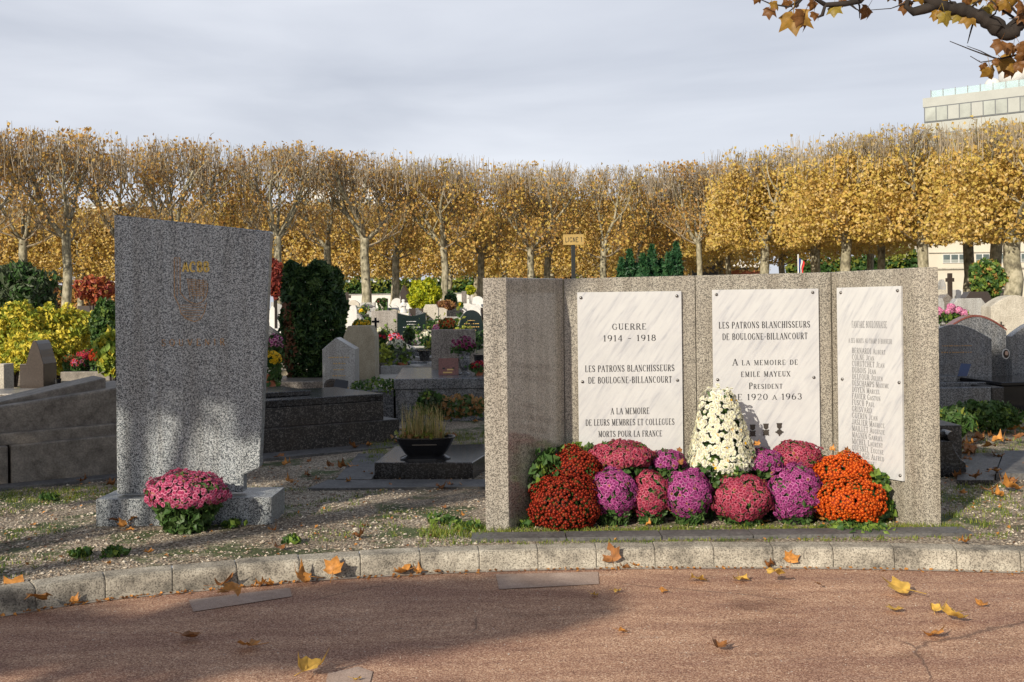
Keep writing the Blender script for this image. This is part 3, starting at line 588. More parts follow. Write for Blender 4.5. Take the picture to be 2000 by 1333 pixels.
fm(1553,962,7.80,100,104,('f_mag','f_magl'),'largest magenta chrysanthemum ball beside the orange ones',br=.0168,lo=-.85)
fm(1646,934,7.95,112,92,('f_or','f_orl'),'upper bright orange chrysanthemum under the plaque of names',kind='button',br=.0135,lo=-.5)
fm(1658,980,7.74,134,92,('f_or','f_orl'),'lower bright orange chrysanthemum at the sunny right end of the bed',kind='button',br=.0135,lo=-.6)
# greenery round the bed
def shrub(name,label,cat,c,rx,ry,rz,mats,n,size,lo=-1.0,group=None,ground=None,aspect=1.5,lump=.12,fill=.45,stem=True,kind=None,seed=0,lobes=0):
    rng=np.random.default_rng(seed+int(abs(c[0]*100))); c=Vector(c); gz=H(c.y) if ground is None else ground
    o=empty(name,(c.x,c.y,gz),0,label,cat,group); mb=MB()
    D=rng.normal(size=(n,3)); D/=np.linalg.norm(D,axis=1,keepdims=True); D[:,2]=np.where(D[:,2]<lo,-D[:,2],D[:,2])
    ph=rng.random(6)*6.28; k=1+lump*(np.sin(D[:,0]*6+ph[0])*np.cos(D[:,2]*5+ph[1])+np.sin(D[:,1]*9+D[:,2]*8+ph[2])*.6+np.cos(D[:,0]*13+D[:,2]*11+ph[3])*.4)
    rad=(1-fill*rng.random(n)**2)*k; P=D*rad[:,None]*np.array([rx,ry,rz])+np.array([0,0,c.z-gz])
    P[:,2]=np.maximum(P[:,2],.01)
    tone=np.sin(P[:,0]*7/max(rx,.3)+ph[4])*np.cos(P[:,2]*8/max(rz,.3)+ph[5])+rng.normal(size=n)*.6
    mi=np.clip(np.digitize(tone,[-.1,.9]) if len(mats)>2 else (tone>.0).astype(int),0,len(mats)-1)
    leaf_cloud(mb,P,size,mi,aspect,rng=rng,nrm=D*.5); f=mb.build('foliage',[M[q] for q in mats],o)
    if stem:
        mb=MB()
        for k in range(4):
            a=rng.random()*6.28; mb.tube([(0.03*math.cos(a),.03*math.sin(a),-.02),(rx*.25*math.cos(a),ry*.25*math.sin(a),(c.z-gz)*.6),(rx*.5*math.cos(a),ry*.5*math.sin(a),(c.z-gz)+rz*.4)],[.05*rz+.008,.03*rz+.006,.006],5)
        mb.build('stem',M['darkbark'],o)
    return o
shrub('ivy_bush','dark leafy shrub between the left wing slab and the red flowers','shrub',at(1068,955,7.95),.15,.22,.30,('g_mid','g_yew2','g_lite'),500,.05,seed=1,ground=0)
shrub('ivy_bush','green and brown leafy shrub in the corner behind the dark red flowers','shrub',at(1125,890,8.22),.22,.1,.08,('g_yew2','g_lite','l_br'),260,.05,seed=2,ground=0)
shrub('ivy_bush','sunlit green leafy shrub beside the orange flowers and right wing slab','shrub',at(1712,975,7.86),.10,.13,.21,('g_lite','g_mid','g_lite'),300,.055,seed=3,ground=0)
shrub('ivy_bush','dark leaves showing in the gap under the white cone of flowers','shrub',at(1405,935,7.9),.2,.15,.2,('g_mid','g_yew2','g_lite'),500,.045,seed=4,ground=0)
shrub('ivy_bush','low leaves sticking out behind the orange flowers','shrub',at(1690,900,8.2),.12,.1,.12,('l_br','g_mid','l_br'),160,.05,seed=5,ground=0)
# ------------------------------------------------------------------ tombs and headstones
def outline(shape,w,h):
    x0,x1=-w/2,w/2; L_=[(x0,0),(x1,0)]
    def arc(f,n=12): return [(x1+(x0-x1)*i/n,f(1-i/n)) for i in range(n+1)]
    if shape=='rect': return L_+[(x1,h),(x0,h)]
    if shape=='round': return L_+arc(lambda t:h*.62+h*.38*math.sqrt(max(0,1-(2*t-1)**2)))
    if shape=='arch': return L_+arc(lambda t:h*.80+h*.20*math.sin(PI*t))
    if shape=='wave': return L_+arc(lambda t:h*(.86+.14*math.sin(PI*1.2*t-.25)))
    if shape=='concave': return L_+arc(lambda t:h*(1-.10*math.sin(PI*t)))
    if shape=='pent': return L_+[(x1,h*.84),(x0+w*.42,h),(x0,h*.84)]
    if shape=='chamfer': return L_+[(x1,h*.86),(x1-w*.14,h),(x0+w*.14,h),(x0,h*.86)]
    if shape=='slant': return L_+[(x1,h*.72),(x0+w*.2,h),(x0,h)]
    if shape=='hump': return L_+arc(lambda t:h*(.70+.30*(math.sin(PI*min(1,max(0,(t-.25)/.75)))**1.2 if t>.25 else 0)))
    if shape=='pediment': return L_+[(x1,h*.62),(x1+w*.06,h*.62),(x1+w*.06,h*.76),(0,h),(x0-w*.06,h*.76),(x0-w*.06,h*.62),(x0,h*.62)]
def hs(px0,px1,pt,pb,shape,m,label,th=.13,Y=None,yaw=0,ins=0,insm='oldgold',trim=None,cat='headstone',group=None,plinth=True,name='headstone',ledger=0,cross=None):
    mx_=(px0+px1)/2; y=Y or gnd(mx_,pb).y; a=at(px0,pb,y); b=at(px1,pb,y); t=at(mx_,pt,y); w_=b.x-a.x; gz=min(a.z,b.z,H(y)) if Y else H(y); gz=H(y)
    h=t.z-gz; bh=max(0.0,min(.16,h*.12)) if plinth else 0
    o=empty(name,((a.x+b.x)/2,y,gz),yaw,label,cat,group)
    mb=MB(); mb.slab([(p,q+bh) for p,q in outline(shape,w_,h-bh)],0,th); mb.build('stone_slab',m if not isinstance(m,str) else M[m],o,bevel=.008)
    mb=MB()
    if plinth: mb.box(-w_*.56,w_*.56,-.06,th+.05,-.15,bh); mb.build('plinth',M[m],o,bevel=.005)
    if ledger:
        mb=MB(); mb.prism([(-w_*.5,-ledger,-.15),(w_*.5,-ledger,-.15),(w_*.5,-.065,-.15),(-w_*.5,-.065,-.15)],[(-w_*.5,-ledger,.18-H(y)+H(y-ledger)),(w_*.5,-ledger,.18-H(y)+H(y-ledger)),(w_*.5,-.065,.30),(-w_*.5,-.065,.30)]); mb.build('ledger',M[m],o,bevel=.008)
    if ins:
        rr=random.Random(int(px0)); mb=MB()
        for k in range(ins):
            z=bh+(h-bh)*(.72-.085*k); wd=w_*rr.uniform(.28,.62); x=-wd/2
            while x<wd/2:
                l=rr.uniform(.012,.03); hh=rr.uniform(.010,.016); mb.add([(x,-.003,z),(x+l,-.003,z),(x+l,-.003,z+hh),(x,-.003,z+hh)],[(0,1,2,3)]); x+=l+rr.uniform(.004,.02)
        mb.build('worn_lettering',M[insm],o)
    if cross:
        cx_,cz_,s=cross; mb=MB(); mb.box(w_*cx_-.1*s,w_*cx_+.1*s,-.02,-.002,h*cz_-s,h*cz_+s); mb.box(w_*cx_-.5*s,w_*cx_+.5*s,-.019,-.0025,h*cz_+.28*s,h*cz_+.5*s); mb.build('cross',M['bronze'],o)
    if trim:
        pts=[(p,q+bh) for p,q in outline(shape,w_,h-bh)][2:]; mb=MB()
        n=len(pts); vs=[(p,-.012,q+.03) for p,q in pts]+[(p,th+.012,q+.03) for p,q in pts]+[(p,-.012,q-.0) for p,q in pts]+[(p,th+.012,q) for p,q in pts]
        mb.add(vs,[(i,i+1,n+i+1,n+i) for i in range(n-1)]+[(2*n+i,2*n+i+1,i+1,i) for i in range(n-1)]); mb.build('coping',M[trim],o)
    return o
def boxo(name,label,cat,pieces,loc,rz=0,group=None):
    """pieces: (part name, material, [8 local points or (x0,x1,y0,y1,z0,z1)], bevel)"""
    o=empty(name,loc,rz,label,cat,group)
    for pn,m,p,bv in pieces:
        mb=MB()
        if len(p)==6: mb.box(*p)
        else: mb.prism(p[:4],p[4:])
        mb.build(pn,M[m],o,bevel=bv)
    return o
# big tomb at the left: long side towards us, lid rising to the right
a=gnd(-260,975); b=gnd(300,922); d=(b-a); ln_=d.length; ang=math.atan2(d.y,d.x)
o=empty('box_tomb',a,ang,'long weathered three-tier stone tomb behind the tall stele, its lid rising to the right','tomb')
def tp(x0,x1,y0,y1,z0,za,zb): return [(x0,y0,z0),(x1,y0,z0),(x1,y1,z0),(x0,y1,z0),(x0,y0,za),(x1,y0,zb),(x1,y1,zb),(x0,y1,za)]
js=(gnd(18,948)-a).length
mb=MB(); mb.prism(tp(0,js-.012,0,1.3,-.2,.365,.365)[:4],tp(0,js-.012,0,1.3,-.2,.365,.365)[4:]); mb.prism(*[tp(js+.012,ln_,0,1.3,-.2,.365,.40)[i:i+4] for i in (0,4)]); mb.build('base_block',M['old'],o,bevel=.012)
mb=MB(); mb.prism(*[tp(.06,ln_-.06,.10,1.2,.36,.45,.50)[i:i+4] for i in (0,4)]); mb.build('step',M['old'],o,bevel=.012)
mb=MB(); mb.prism(*[tp(.10,ln_-.10,.22,1.1,.445,.60,.86)[i:i+4] for i in (0,4)]); mb.build('lid',M['old'],o,bevel=.02)
mb=MB(); mb.prism(*[tp(.75,ln_-.35,.40,.92,.62,.675,.93)[i:i+4] for i in (0,4)]); mb.build('raised_panel',M['old'],o,bevel=.012)
boxo('paving_kerb','low flat stone kerb running along the foot of the big weathered tomb','stone kerb',[('slab','flag',(-.1,ln_+.3,-.30,-.06,-.05,.03),.006)],a,ang)
# dark box tomb in the middle
a=gnd(440,897); b=gnd(781,861); d=b-a; ln_=d.length; ang=math.atan2(d.y,d.x)
u_=(gnd(758,864)-a).length
boxo('box_tomb','speckled black granite box tomb right of the tall stele, with a shiny flat lid','tomb',[('base_block','old2',(0,ln_,0,1.55,-.2,.285),.01),('upper_block','old2',(.1,u_,.09,1.45,.284,.50),.008),('lid','gr_dark',(.1,u_,.09,1.45,.501,.585),.01),('raised_slab','gr_dark',(.35,u_-.75,.45,1.35,.586,.64),.008)],a,ang)
boxo('paving_kerb','low flat dark stone kerb along the foot of the speckled black tomb','stone kerb',[('slab','flag',(-.4,ln_+.25,-.42,-.02,-.05,.03),.006)],a,ang)
# low slab with the planter
zt2=.155; fl=gnd(731,938); fr=gnd(923,938); 
def top(px,py,z): return gnd(px,py,z)
A1=top(731,904,zt2);B1=top(923,904,zt2);C1=top(985,866,zt2);D1=top(770,872,zt2)
o=empty('grave_slab',A1*1.0,0,'low black granite slab carrying the boat-shaped planter','grave slab'); o.location.z=0
def rel(p,q,z): return (p.x-q.x,p.y-q.y,z)
mb=MB(); mb.prism([rel(p,A1,-.05) for p in (A1,B1,C1,D1)],[rel(p,A1,zt2) for p in (A1,B1,C1,D1)]); mb.build('slab',M['gr_dark'],o,bevel=.01)
def flagst(name,label,pts,z,m,h=.05):
    P=[gnd(x,y,z) for x,y in pts]; o=empty(name,(P[0].x,P[0].y,0),0,label,'paving slab'); mb=MB(); mb.prism([rel(p,P[0],z-h) for p in P],[rel(p,P[0],z) for p in P]); mb.build('slab',M[m],o,bevel=.004)
flagst('paving_slab','thin dark paving slab in front of the low black granite slab',[(600,954),(1000,950),(1000,936),(640,937)],.022,'flag')
flagst('paving_slab','thin grey paving slab left of the planter, with curled leaves on it',[(655,936),(725,936),(765,886),(700,886)],.03,'flag')
# boat-shaped planter
p=top(832,886,zt2); p.y=10.25; p=Vector((at(831,880,10.25).x,10.25,zt2))
o=empty('planter',p,.02,'black boat-shaped planter of dried grass on the low granite slab','planter')
mb=MB(); n=24
def ring2(hw,hd,z): return [(hw*abs(math.cos(t))**.6*(1 if math.cos(t)>0 else -1),hd*abs(math.sin(t))**.6*(1 if math.sin(t)>0 else -1),z) for t in [2*PI*k/n for k in range(n)]]
def loft(mb,rings,mi=0,cap=True):
    vs=[v for r in rings for v in r]; n=len(rings[0]); fs=[(i*n+k,i*n+(k+1)%n,(i+1)*n+(k+1)%n,(i+1)*n+k) for i in range(len(rings)-1) for k in range(n)]
    if cap: fs+= [tuple(range(n-1,-1,-1)),tuple((len(rings)-1)*n+k for k in range(n))]
    mb.add(vs,fs,mi)
loft(mb,[ring2(.17,.10,.03),ring2(.205,.12,.07),ring2(.25,.15,.14),ring2(.275,.165,.195),ring2(.287,.17,.20),ring2(.287,.17,.212),ring2(.27,.155,.212),ring2(.26,.145,.18)]); mb.build('bowl',M['blackpl'],o)
mb=MB(); loft(mb,[ring2(.24,.13,0),ring2(.24,.13,.014),ring2(.19,.10,.035),ring2(.17,.09,.05)]); mb.build('foot',M['blackpl'],o)
mb=MB(); mb.box(-.115,.115,-.163,-.156,.148,.153,M=Matrix.Rotation(-.0,4,'X')); mb.build('silver_line',M['steel'],o)
mb=MB(); rr=random.Random(3)
def blades(mb,cx_,cy_,n,h0,h1,sp,mi=(0,),z0=0.0,lean=.35,rr=rr,wd=.0035,R0=.03):
    for k in range(n):
        a=rr.random()*6.28; r=R0*math.sqrt(rr.random()); x,y=cx_+r*math.cos(a)*sp,cy_+r*math.sin(a); h=rr.uniform(h0,h1); la=rr.random()*6.28; l=lean*h*rr.random()
        w_=wd*rr.uniform(.7,1.3); wa=rr.random()*3.14; wx,wy=w_*math.cos(wa),w_*math.sin(wa); vs=[]
        for t in (0,.4,.75,1): 
            q=l*t*t; ww=1-t*.85; vs+= [(x+math.cos(la)*q-wx*ww,y+math.sin(la)*q-wy*ww,z0+h*t*(1-.15*t)),(x+math.cos(la)*q+wx*ww,y+math.sin(la)*q+wy*ww,z0+h*t*(1-.15*t))]
        mb.add(vs,[(0,1,3,2),(2,3,5,4),(4,5,7,6)],mi[rr.randrange(len(mi))])
blades(mb,-.02,0,420,.16,.46,4.5,(0,0,0,0,1),.15,.22,R0=.045); mb.build('dried_grass',[M['grassd'],M['grass']],o)
mb=MB(); q=NR.normal(size=(160,3))*np.array([.11,.06,.02])+np.array([-.05,0,.22]); leaf_cloud(mb,q,.04,NR.integers(0,2,160)); mb.build('moss',[M['l_br'],M['g_und']],o)
# ledger of the tomb behind (light) and granite ledger on the right
boxo('grave_ledger','long pale grey granite ledger below the pentagonal headstone','grave ledger',[('ledger','gr_mid',(-2.2,1.25,0,1.5,-.3,.30),.012)],gnd(640,786)+Vector((0,.2,0)),.02)
a=gnd(700,806); 
LY=13.9; zl=at(769,741,LY).z; x0=at(769,741,LY).x; x1=2.2
boxo('grave_ledger','thick speckled grey granite ledger carrying the red plaque and the blue-grey vase','grave ledger',
 [('base_block','gr_blue',(0.02,x1-x0,.02,2.5,-.3,zl-.14-H(LY)),.008),('ledger','gr_blue',(0,x1-x0,0,2.6,zl-.138-H(LY),zl-H(LY)),.012),('end_block','gr_blue',(-.62,-.01,.15,2.3,-.3,zl-.15-H(LY)),.01)],(x0,LY,H(LY)),.06)
zL=zl
hs(630,696,660,752,'pent','gr_light','light grey pentagonal headstone with gold lettering, beside the clipped yew','',Y=15.3,ins=0) if 0 else None
def hsZ(px0,px1,pt,pb,shape,m,label,Y,th=.15,**k):
    return hs(px0,px1,pt,pb,shape,m,label,th=th,Y=Y,**k)
hsZ(630,694,660,745,'pent','gr_light','light grey pentagonal headstone with gold lettering, beside the clipped yew',15.2,th=.42,ins=6,insm='gold',plinth=False)
hsZ(672,733,637,738,'chamfer','tan','tan stone headstone with cut corners, just behind the pentagonal grey one',16.3,th=.5,plinth=False)
hsZ(843,929,644,725,'rect','gr_mid','plain square brown-grey granite headstone behind the red plaque',15.9,th=.14,plinth=False)
# relief flower on it is part of the stone above; red plaque, vase and pots on the ledger
LZ=zL
def onledger(px,py,z): 
    return gnd(px,py,z)
p=Vector((at(876,721,14.6).x,14.6,LZ+.0)); q=at(857,691,14.6).z-LZ
o=empty('memorial_plaque',p,.05,'red-brown granite plaque with two gold lines leaning on the grey ledger','plaque')
T_=Matrix.Rotation(-.25,4,'X'); mb=MB(); w_=at(896,721,14.6).x-at(857,721,14.6).x; mb.box(-w_/2,w_/2,0,.03,0,.235,M=T_); mb.build('plate',M['redst'],o,bevel=.003)
mb=MB(); mb.box(-.02,w_/2-.07,-.003,-.0005,.065,.085,M=T_); mb.box(-w_/2+.06,.05,-.003,-.0005,.025,.045,M=T_); mb.build('gilt_lines',M['gold'],o)
for x in (-.08,.05): mb=MB(); mb.box(x,x+.03,.02,.09,0,.10); mb.build('prop',M['blackm'],o)
def vase(px,py,Y,hpx,wpx,m,label,name='vase',z=None,fl=None,prof=None,ft=None,cat='vase'):
    p=at(px,py,Y); z=p.z if z is None else z; s=Y/F; h=hpx*s; r=wpx*s/2
    o=empty(name,(p.x,Y,z),0,label,cat); mb=MB(); pr=prof or [(.8,0),(.82,.04),(.45,.10),(.42,.16),(.75,.35),(.85,.6),(.80,.8),(.95,.93),(1.0,1.0),(.86,1.0),(.8,.92)]
    mb.lathe([(a*r,b*h) for a,b in pr],n=20); mb.build('body',M[m],o,smooth=False)
    if fl:
        cols,rx,rz,br,n=fl; mb=MB(); P,Nn=dome_pts(n,rx,rx*.8,rz,-.3); blooms(mb,P+np.array([0,0,h+rz*.7]),Nn,br,'daisy'); mb.build('flowers',[M[cols[0]],M[cols[1]]],o)
        mb=MB(); Q=NR.normal(size=(220,3))*np.array([rx*.5,rx*.4,rz*.4])+np.array([0,0,h+rz*.4]); leaf_cloud(mb,Q,.05,NR.integers(0,2,220)); mb.build('leaves',[M['g_mid'],M['g_yew2']],o)
    return o
vase(907,722,14.7,46,27,'gr_blue','blue-grey granite vase holding maroon flowers on the grey ledger',z=LZ,fl=(('f_mar','f_marl'),.15,.11,.03,34))
bowlp=[(.6,0),(.95,.9),(1,.92),(1,1),(.9,1)]
vase(938,712,15.0,36,26,'blackpl','glossy dark blue pot cut off by the edge of the memorial',z=LZ,prof=bowlp,name='pot',cat='pot')
vase(936,722,14.5,10,22,'terra','small pot of red flowers on the ledger next to the memorial end',z=LZ,prof=bowlp,fl=(('f_mar','f_red'),.10,.07,.025,36),name='flower_pot',cat='potted flowers')
# black ornaments in front of the pentagonal stone
zz0=H(14.9)+.30
o=empty('memorial_plaque',(at(646,738,14.7).x,14.7,zz0-.02),0,'round black wreath plaque at the foot of the pentagonal headstone','plaque')
mb=MB(); mb.slab([(math.cos(t)*.105,.11+math.sin(t)*.105) for t in [2*PI*k/18 for k in range(18)]],0,.03,M=Matrix.Rotation(-.3,4,'X')); mb.build('disc',M['black'],o,bevel=.004)
mb=MB(); T_=Matrix.Rotation(-.3,4,'X'); 
for k in range(14): t=2*PI*k/14; mb.slab([(math.cos(t)*.08+math.cos(s)*.02,.11+math.sin(t)*.08+math.sin(s)*.02) for s in (0,1.26,2.5,3.8,5)],-.012,0,M=T_)
mb.build('wreath_relief',M['bronze'],o)
o=empty('memorial_plaque',(at(660,738,14.65).x,14.62,zz0-.02),.1,'tilted black rectangular plaque beside the round wreath plaque','plaque')
mb=MB(); mb.slab([(-.09,0),(.12,0),(.14,.19),(-.03,.22)],0,.03,M=Matrix.Rotation(-.4,4,'X')); mb.build('plate',M['black'],o,bevel=.003)
mb=MB(); mb.box(-.05,-.02,.03,.09,0,.09); mb.build('prop',M['blackm'],o)
# mid-field headstones
hs(777,834,611,682,'concave','greenst','dark green polished headstone with a dipped top and white lettering','',Y=None) if 0 else None
hs(777,832,611,684,'concave','greenst','dark green polished headstone with a dipped top and pale lettering',th=.35,ins=4,insm='wlet',cross=None)
hs(726,776,607,672,'rect','gr_pink','rough pinkish grey headstone left of the dark green one',th=.2,Y=25.5)
boxo('grave_ledger','stepped black granite ledger below the dark green headstone','grave ledger',[('step','black',(-.05,.62,-.25,.6,-.3,.16),.006),('ledger','gr_dark',(-.02,.6,-.1,.7,.161,.34),.006)],gnd(796,716),0)
vase(829,690,19.6,20,25,'gr_dark','tapered dark planter with faint gold writing on the black ledger',z=H(18)+.34,prof=[(.7,0),(.95,.95),(1.0,.96),(1.0,1.0),(.9,1)],name='pot',cat='pot')
def cross(px,pt,pb,Y,m,label,wd=.5,base=True):
    p=at(px,pb,Y); h=at(px,pt,Y).z-p.z; gz=min(p.z,H(Y)); hh=h+p.z-gz; t=h*.09
    o=empty('stone_cross',(p.x,Y,gz),0,label,'cross'); mb=MB(); mb.box(-t,t,0,2*t,0,hh); zc=hh-h*.32
    mb.box(-h*wd*.5,-t-.0,0.001,2*t-.001,zc-t,zc+t); mb.box(t,h*wd*.5,0.001,2*t-.001,zc-t,zc+t); mb.build('cross',M[m],o,bevel=.004)
    if base: mb=MB(); mb.prism([(-t*3,-t,-.1),(t*3,-t,-.1),(t*3,3*t,-.1),(-t*3,3*t,-.1)],[(-t*2.2,-t*.6,h*.16),(t*2.2,-t*.6,h*.16),(t*2.2,2.6*t,h*.16),(-t*2.2,2.6*t,h*.16)]); mb.build('base',M[m],o)
    return o
cross(733.5,621,645,19.5,'black','small black cross rising behind the tan headstone',.62)
cross(678,571,600,38,'brownst','dark cross on a post among the distant graves beside the yew',.5)
vase(775,678,20.5,24,17,'gr_mid','stone urn of white flowers in front of the dark green headstone',z=H(20.5)+.15,fl=(('f_wh','f_whl'),.17,.12,.035,50))
vase(799,678,20.2,24,15,'black','black vase with a dark plant beside the urn of white flowers',z=H(20.2)+.15)
shrub('potted_plant','dark pointed plant standing in the black vase','plant',at(799,653,20.2),.10,.10,.12,('g_yew','g_yew2'),160,.05,stem=False)
# statue of a standing robed figure in white stone
def robed(px,pt,pb,Y,label):
    p=at(px,pb,Y); h=at(px,pt,Y).z-p.z; gz=H(Y); o=empty('statue',(p.x,Y,min(gz,p.z)),0,label,'statue'); z0=p.z-min(gz,p.z)
    mb=MB(); mb.box(-h*.42,h*.42,-.12,.3,-.1,z0-.0); mb.build('pedestal',M['white'],o,bevel=.01)
    mb=MB(); mb.lathe([(h*.26,z0),(h*.25,z0+h*.1),(h*.19,z0+h*.4),(h*.21,z0+h*.58),(h*.23,z0+h*.68),(h*.12,z0+h*.77),(h*.075,z0+h*.80),(h*.12,z0+h*.86),(h*.125,z0+h*.93),(h*.07,z0+h*1.0)],n=14,sy=.6)
    mb.tube([(-h*.2,-.02,z0+h*.62),(-h*.16,-h*.14,z0+h*.48),(0,-h*.2,z0+h*.55)],[h*.06,h*.055,h*.04],8); mb.tube([(h*.2,-.02,z0+h*.62),(h*.16,-h*.14,z0+h*.48),(0,-h*.2,z0+h*.55)],[h*.06,h*.055,h*.04],8)
    mb.build('figure',M['white'],o,smooth=True)
robed(788,585,612,27,'small white stone statue of a veiled figure left of the yellow-green bush')
hs(827,856,595,614,'chamfer','cream','small white stone with a dark cross under the yellow-green bush',Y=29,cross=(-.25,.6,.09),th=.3)
hs(812,830,602,616,'slant','gr_blue','small slanted blue-grey stone left of the white stone with a cross',Y=28.5,th=.3)
hs(914,940,598,614,'round','white','small round-topped white headstone with a cross next to the memorial end',Y=29,cross=(-.2,.55,.09))
hs(897,944,606,652,'round','greenst','round-topped dark green headstone with gold letters next to the memorial end',Y=24,ins=4,insm='gold',th=.2)
hs(902,911,569,610,'rect','gr_mid','slim grey stone pillar near the tree trunks by the memorial',Y=36,th=.3,name='stone_pillar',cat='stone pillar')
hs(782,794,557,592,'pediment','brownst','tall dark brown tomb chapel left of the yellow-green bush',Y=38,th=.9,name='tomb_chapel',cat='tomb chapel')
hs(740,755,587,608,'rect','cream','pale square grave block topped with red flowers',Y=31,th=.4)
hs(678,697,597,614,'chamfer','white','small white headstone just right of the clipped yew',Y=28,th=.2)
hs(697,716,613,634,'slant','gr_light','pale blue-grey slanted headstone right of the clipped yew',Y=22.5,th=.25)
hs(699,712,601,612,'round','gr_blue','little dark blue-grey headstone beside the small white one',Y=29,th=.2)
hs(526,539,598,608,'arch','white','small white headstone between the stele and the yew',Y=30,th=.2)
hs(488,548,618,722,'slant','gr_blue','blue-grey polished headstone with a sloping top between the stele and the yew',Y=18,th=.25,yaw=.2)
def farmum(px,py,Y,wpx,hpx,cols,label,**k):
    c=at(px,py,Y); s=Y/F; k.setdefault('ground',H(Y)); return mum(c,wpx/2*s,wpx/2*s*.9,hpx/2*s,cols,label,br=k.pop('br',.045),leafn=k.pop('leafn',60),**k)
farmum(705,633,20,30,12,('f_ye','f_yel'),'yellow chrysanthemums showing above the tan headstone')
farmum(708,609,27,14,9,('f_ye','f_yel'),'small yellow chrysanthemum behind the slanted blue-grey headstone')
farmum(874,634,21,28,22,('f_or','l_gold'),'orange chrysanthemum behind the square brown-grey headstone')
farmum(741,588,30.8,8,6,('f_red','f_hyl'),'small red flowers on the pale block, nearer the big pale trunk')
farmum(751,588,30.8,8,6,('f_red','f_hyl'),'small red flowers on the pale block, farther from the big pale trunk')
farmum(745,660,19.8,16,18,('f_red','f_mar'),'red potted flowers in front of the pinkish grey headstone')
farmum(538,672,15.6,26,36,('f_mag','f_hyl'),'purple chrysanthemum against the left side of the clipped yew',br=.028,leafn=300)
farmum(527,702,14.0,42,30,('f_ye','f_yel'),'yellow and pink chrysanthemum in a terracotta pot by the stele',br=.026,leafn=300,potm='terra')
farmum(899,596,33,9,8,('f_ye','f_yel'),'tiny yellow flower pot among the far graves by the memorial')
farmum(914,622,25,12,8,('f_red','f_mar'),'tiny red flower pot left of the round dark green headstone')
farmum(693,660,18,10,12,('f_red','f_mar'),'tiny red flower pot at the foot of the yew')
# yew block
def yewblock():
    Y=17.5; c=at(612,622,Y); s=Y/F; rng=np.random.default_rng(5); gz=H(Y)
    o=empty('clipped_yew',(c.x,Y,gz),0,'large dark clipped yew with browned twigs on its left side','shrub')
    rx=58*s;ry=.5;h=at(612,524,Y).z-gz; n=11000
    th=rng.random(n)*6.28; z=.12+rng.random(n)**.85*(h-.12); prof=np.interp(z/h,[0,.12,.35,.75,.93,1.0],[.55,.78,1.0,.96,.86,.72]); lump=1+.06*np.sin(th*5+z*4)+.05*np.sin(th*9-z*7)+.05*np.cos(z*13+th*3)
    fr=(1-.30*rng.random(n)**2)
    sq=1/np.maximum(np.abs(np.cos(th))**4+np.abs(np.sin(th))**4,1e-6)**.25
    X=np.cos(th)*sq*rx*prof*lump*fr; Yv=np.sin(th)*sq*ry*prof*lump*fr; P=np.stack([X,Yv,z*(1+.0*X)],1)
    # flat-ish top
    m_=2500; tx=(rng.random(m_)*2-1)*rx*.8; ty=(rng.random(m_)*2-1)*ry*.8; P=np.concatenate([P,np.stack([tx,ty,h-.04+.08*np.sin(tx*14)+rng.normal(size=m_)*.03],1)])
    mi=(np.sin(P[:,0]*17)*np.cos(P[:,2]*11)+rng.normal(size=len(P))*.6>.35).astype(int)
    br=(np.abs(P[:,0]+rx*.66+.04*np.sin(P[:,2]*6))<.09)&(P[:,2]<h*.72)&(rng.random(len(P))<.65); mi[br]=2
    mb=MB(); leaf_cloud(mb,P,.050,mi,2.2,rng=rng); mb.build('foliage',[M['g_yew'],M['g_yew2'],M['g_brown']],o)
    mb=MB(); mb.tube([(0,0,-.1),(0,0,h*.7)],[.10,.04],8)
    for k in range(7): a=k*.9; mb.tube([(0,0,.15),(math.cos(a)*rx*.4,math.sin(a)*.2,h*.4),(math.cos(a)*rx*.6,math.sin(a)*.3,h*.85)],[.04,.025,.01],5)
    mb.build('trunk',M['darkbark'],o)
yewblock()
boxo('grave_border','low tan stone border at the foot of the clipped yew','stone border',[('front_edge','tan',(-.02,.62,0,.09,-.2,.17),.01),('side_edge','tan',(-.55,-.03,.02,.12,-.2,.20),.01)],gnd(572,748)+Vector((0,.4,0)),-.12)
shrub('low_plant','tuft of green groundcover between the ledgers','plant',at(742,757,14.2),.38,.2,.12,('g_mid','g_lite'),700,.03,stem=False)
shrub('low_plant','frosty mixed plants and red-brown leaves behind the planter','plant',at(885,795,12.2),.42,.2,.13,('g_yew2','l_br','g_mid'),700,.045,stem=False)
shrub('low_plant','green succulent with a red tip behind the dried grass','plant',at(838,785,12.0),.14,.1,.14,('g_mid','g_olive','g_lite'),200,.05,stem=False)
# signpost
o=empty('signpost',(at(1121,600,11.6).x,11.6,H(11.6)),0,'black post with an ochre plate reading LIGNE 1 behind the memorial','signpost'); zt_=at(1121,479,11.6).z-H(11.6)
mb=MB(); mb.box(-.022,.022,0,.03,-.1,zt_); mb.build('post',M['blackm'],o,bevel=.003)
a=at(1100,479,11.6); b=at(1140,458,11.6); ox=o.location.x; oz=o.location.z
mb=MB(); mb.box(a.x-ox,b.x-ox,-.012,-.001,zt_+.001,b.z-oz); mb.build('plate',M['ochre'],o,bevel=.002)
mb=MB(); q0=at(1104,473.5,11.6); q1=at(1137,473.5,11.6); text_mesh(mb,'LIGNE  1',q0.x-ox,q1.x-ox,q0.z-oz,9.2*11.6/F,lambda x,z:(x,-.0135,z),T=.13,t=.13,gap=.16,space=.25,serif=False); mb.build('lettering',M['blackm'],o)
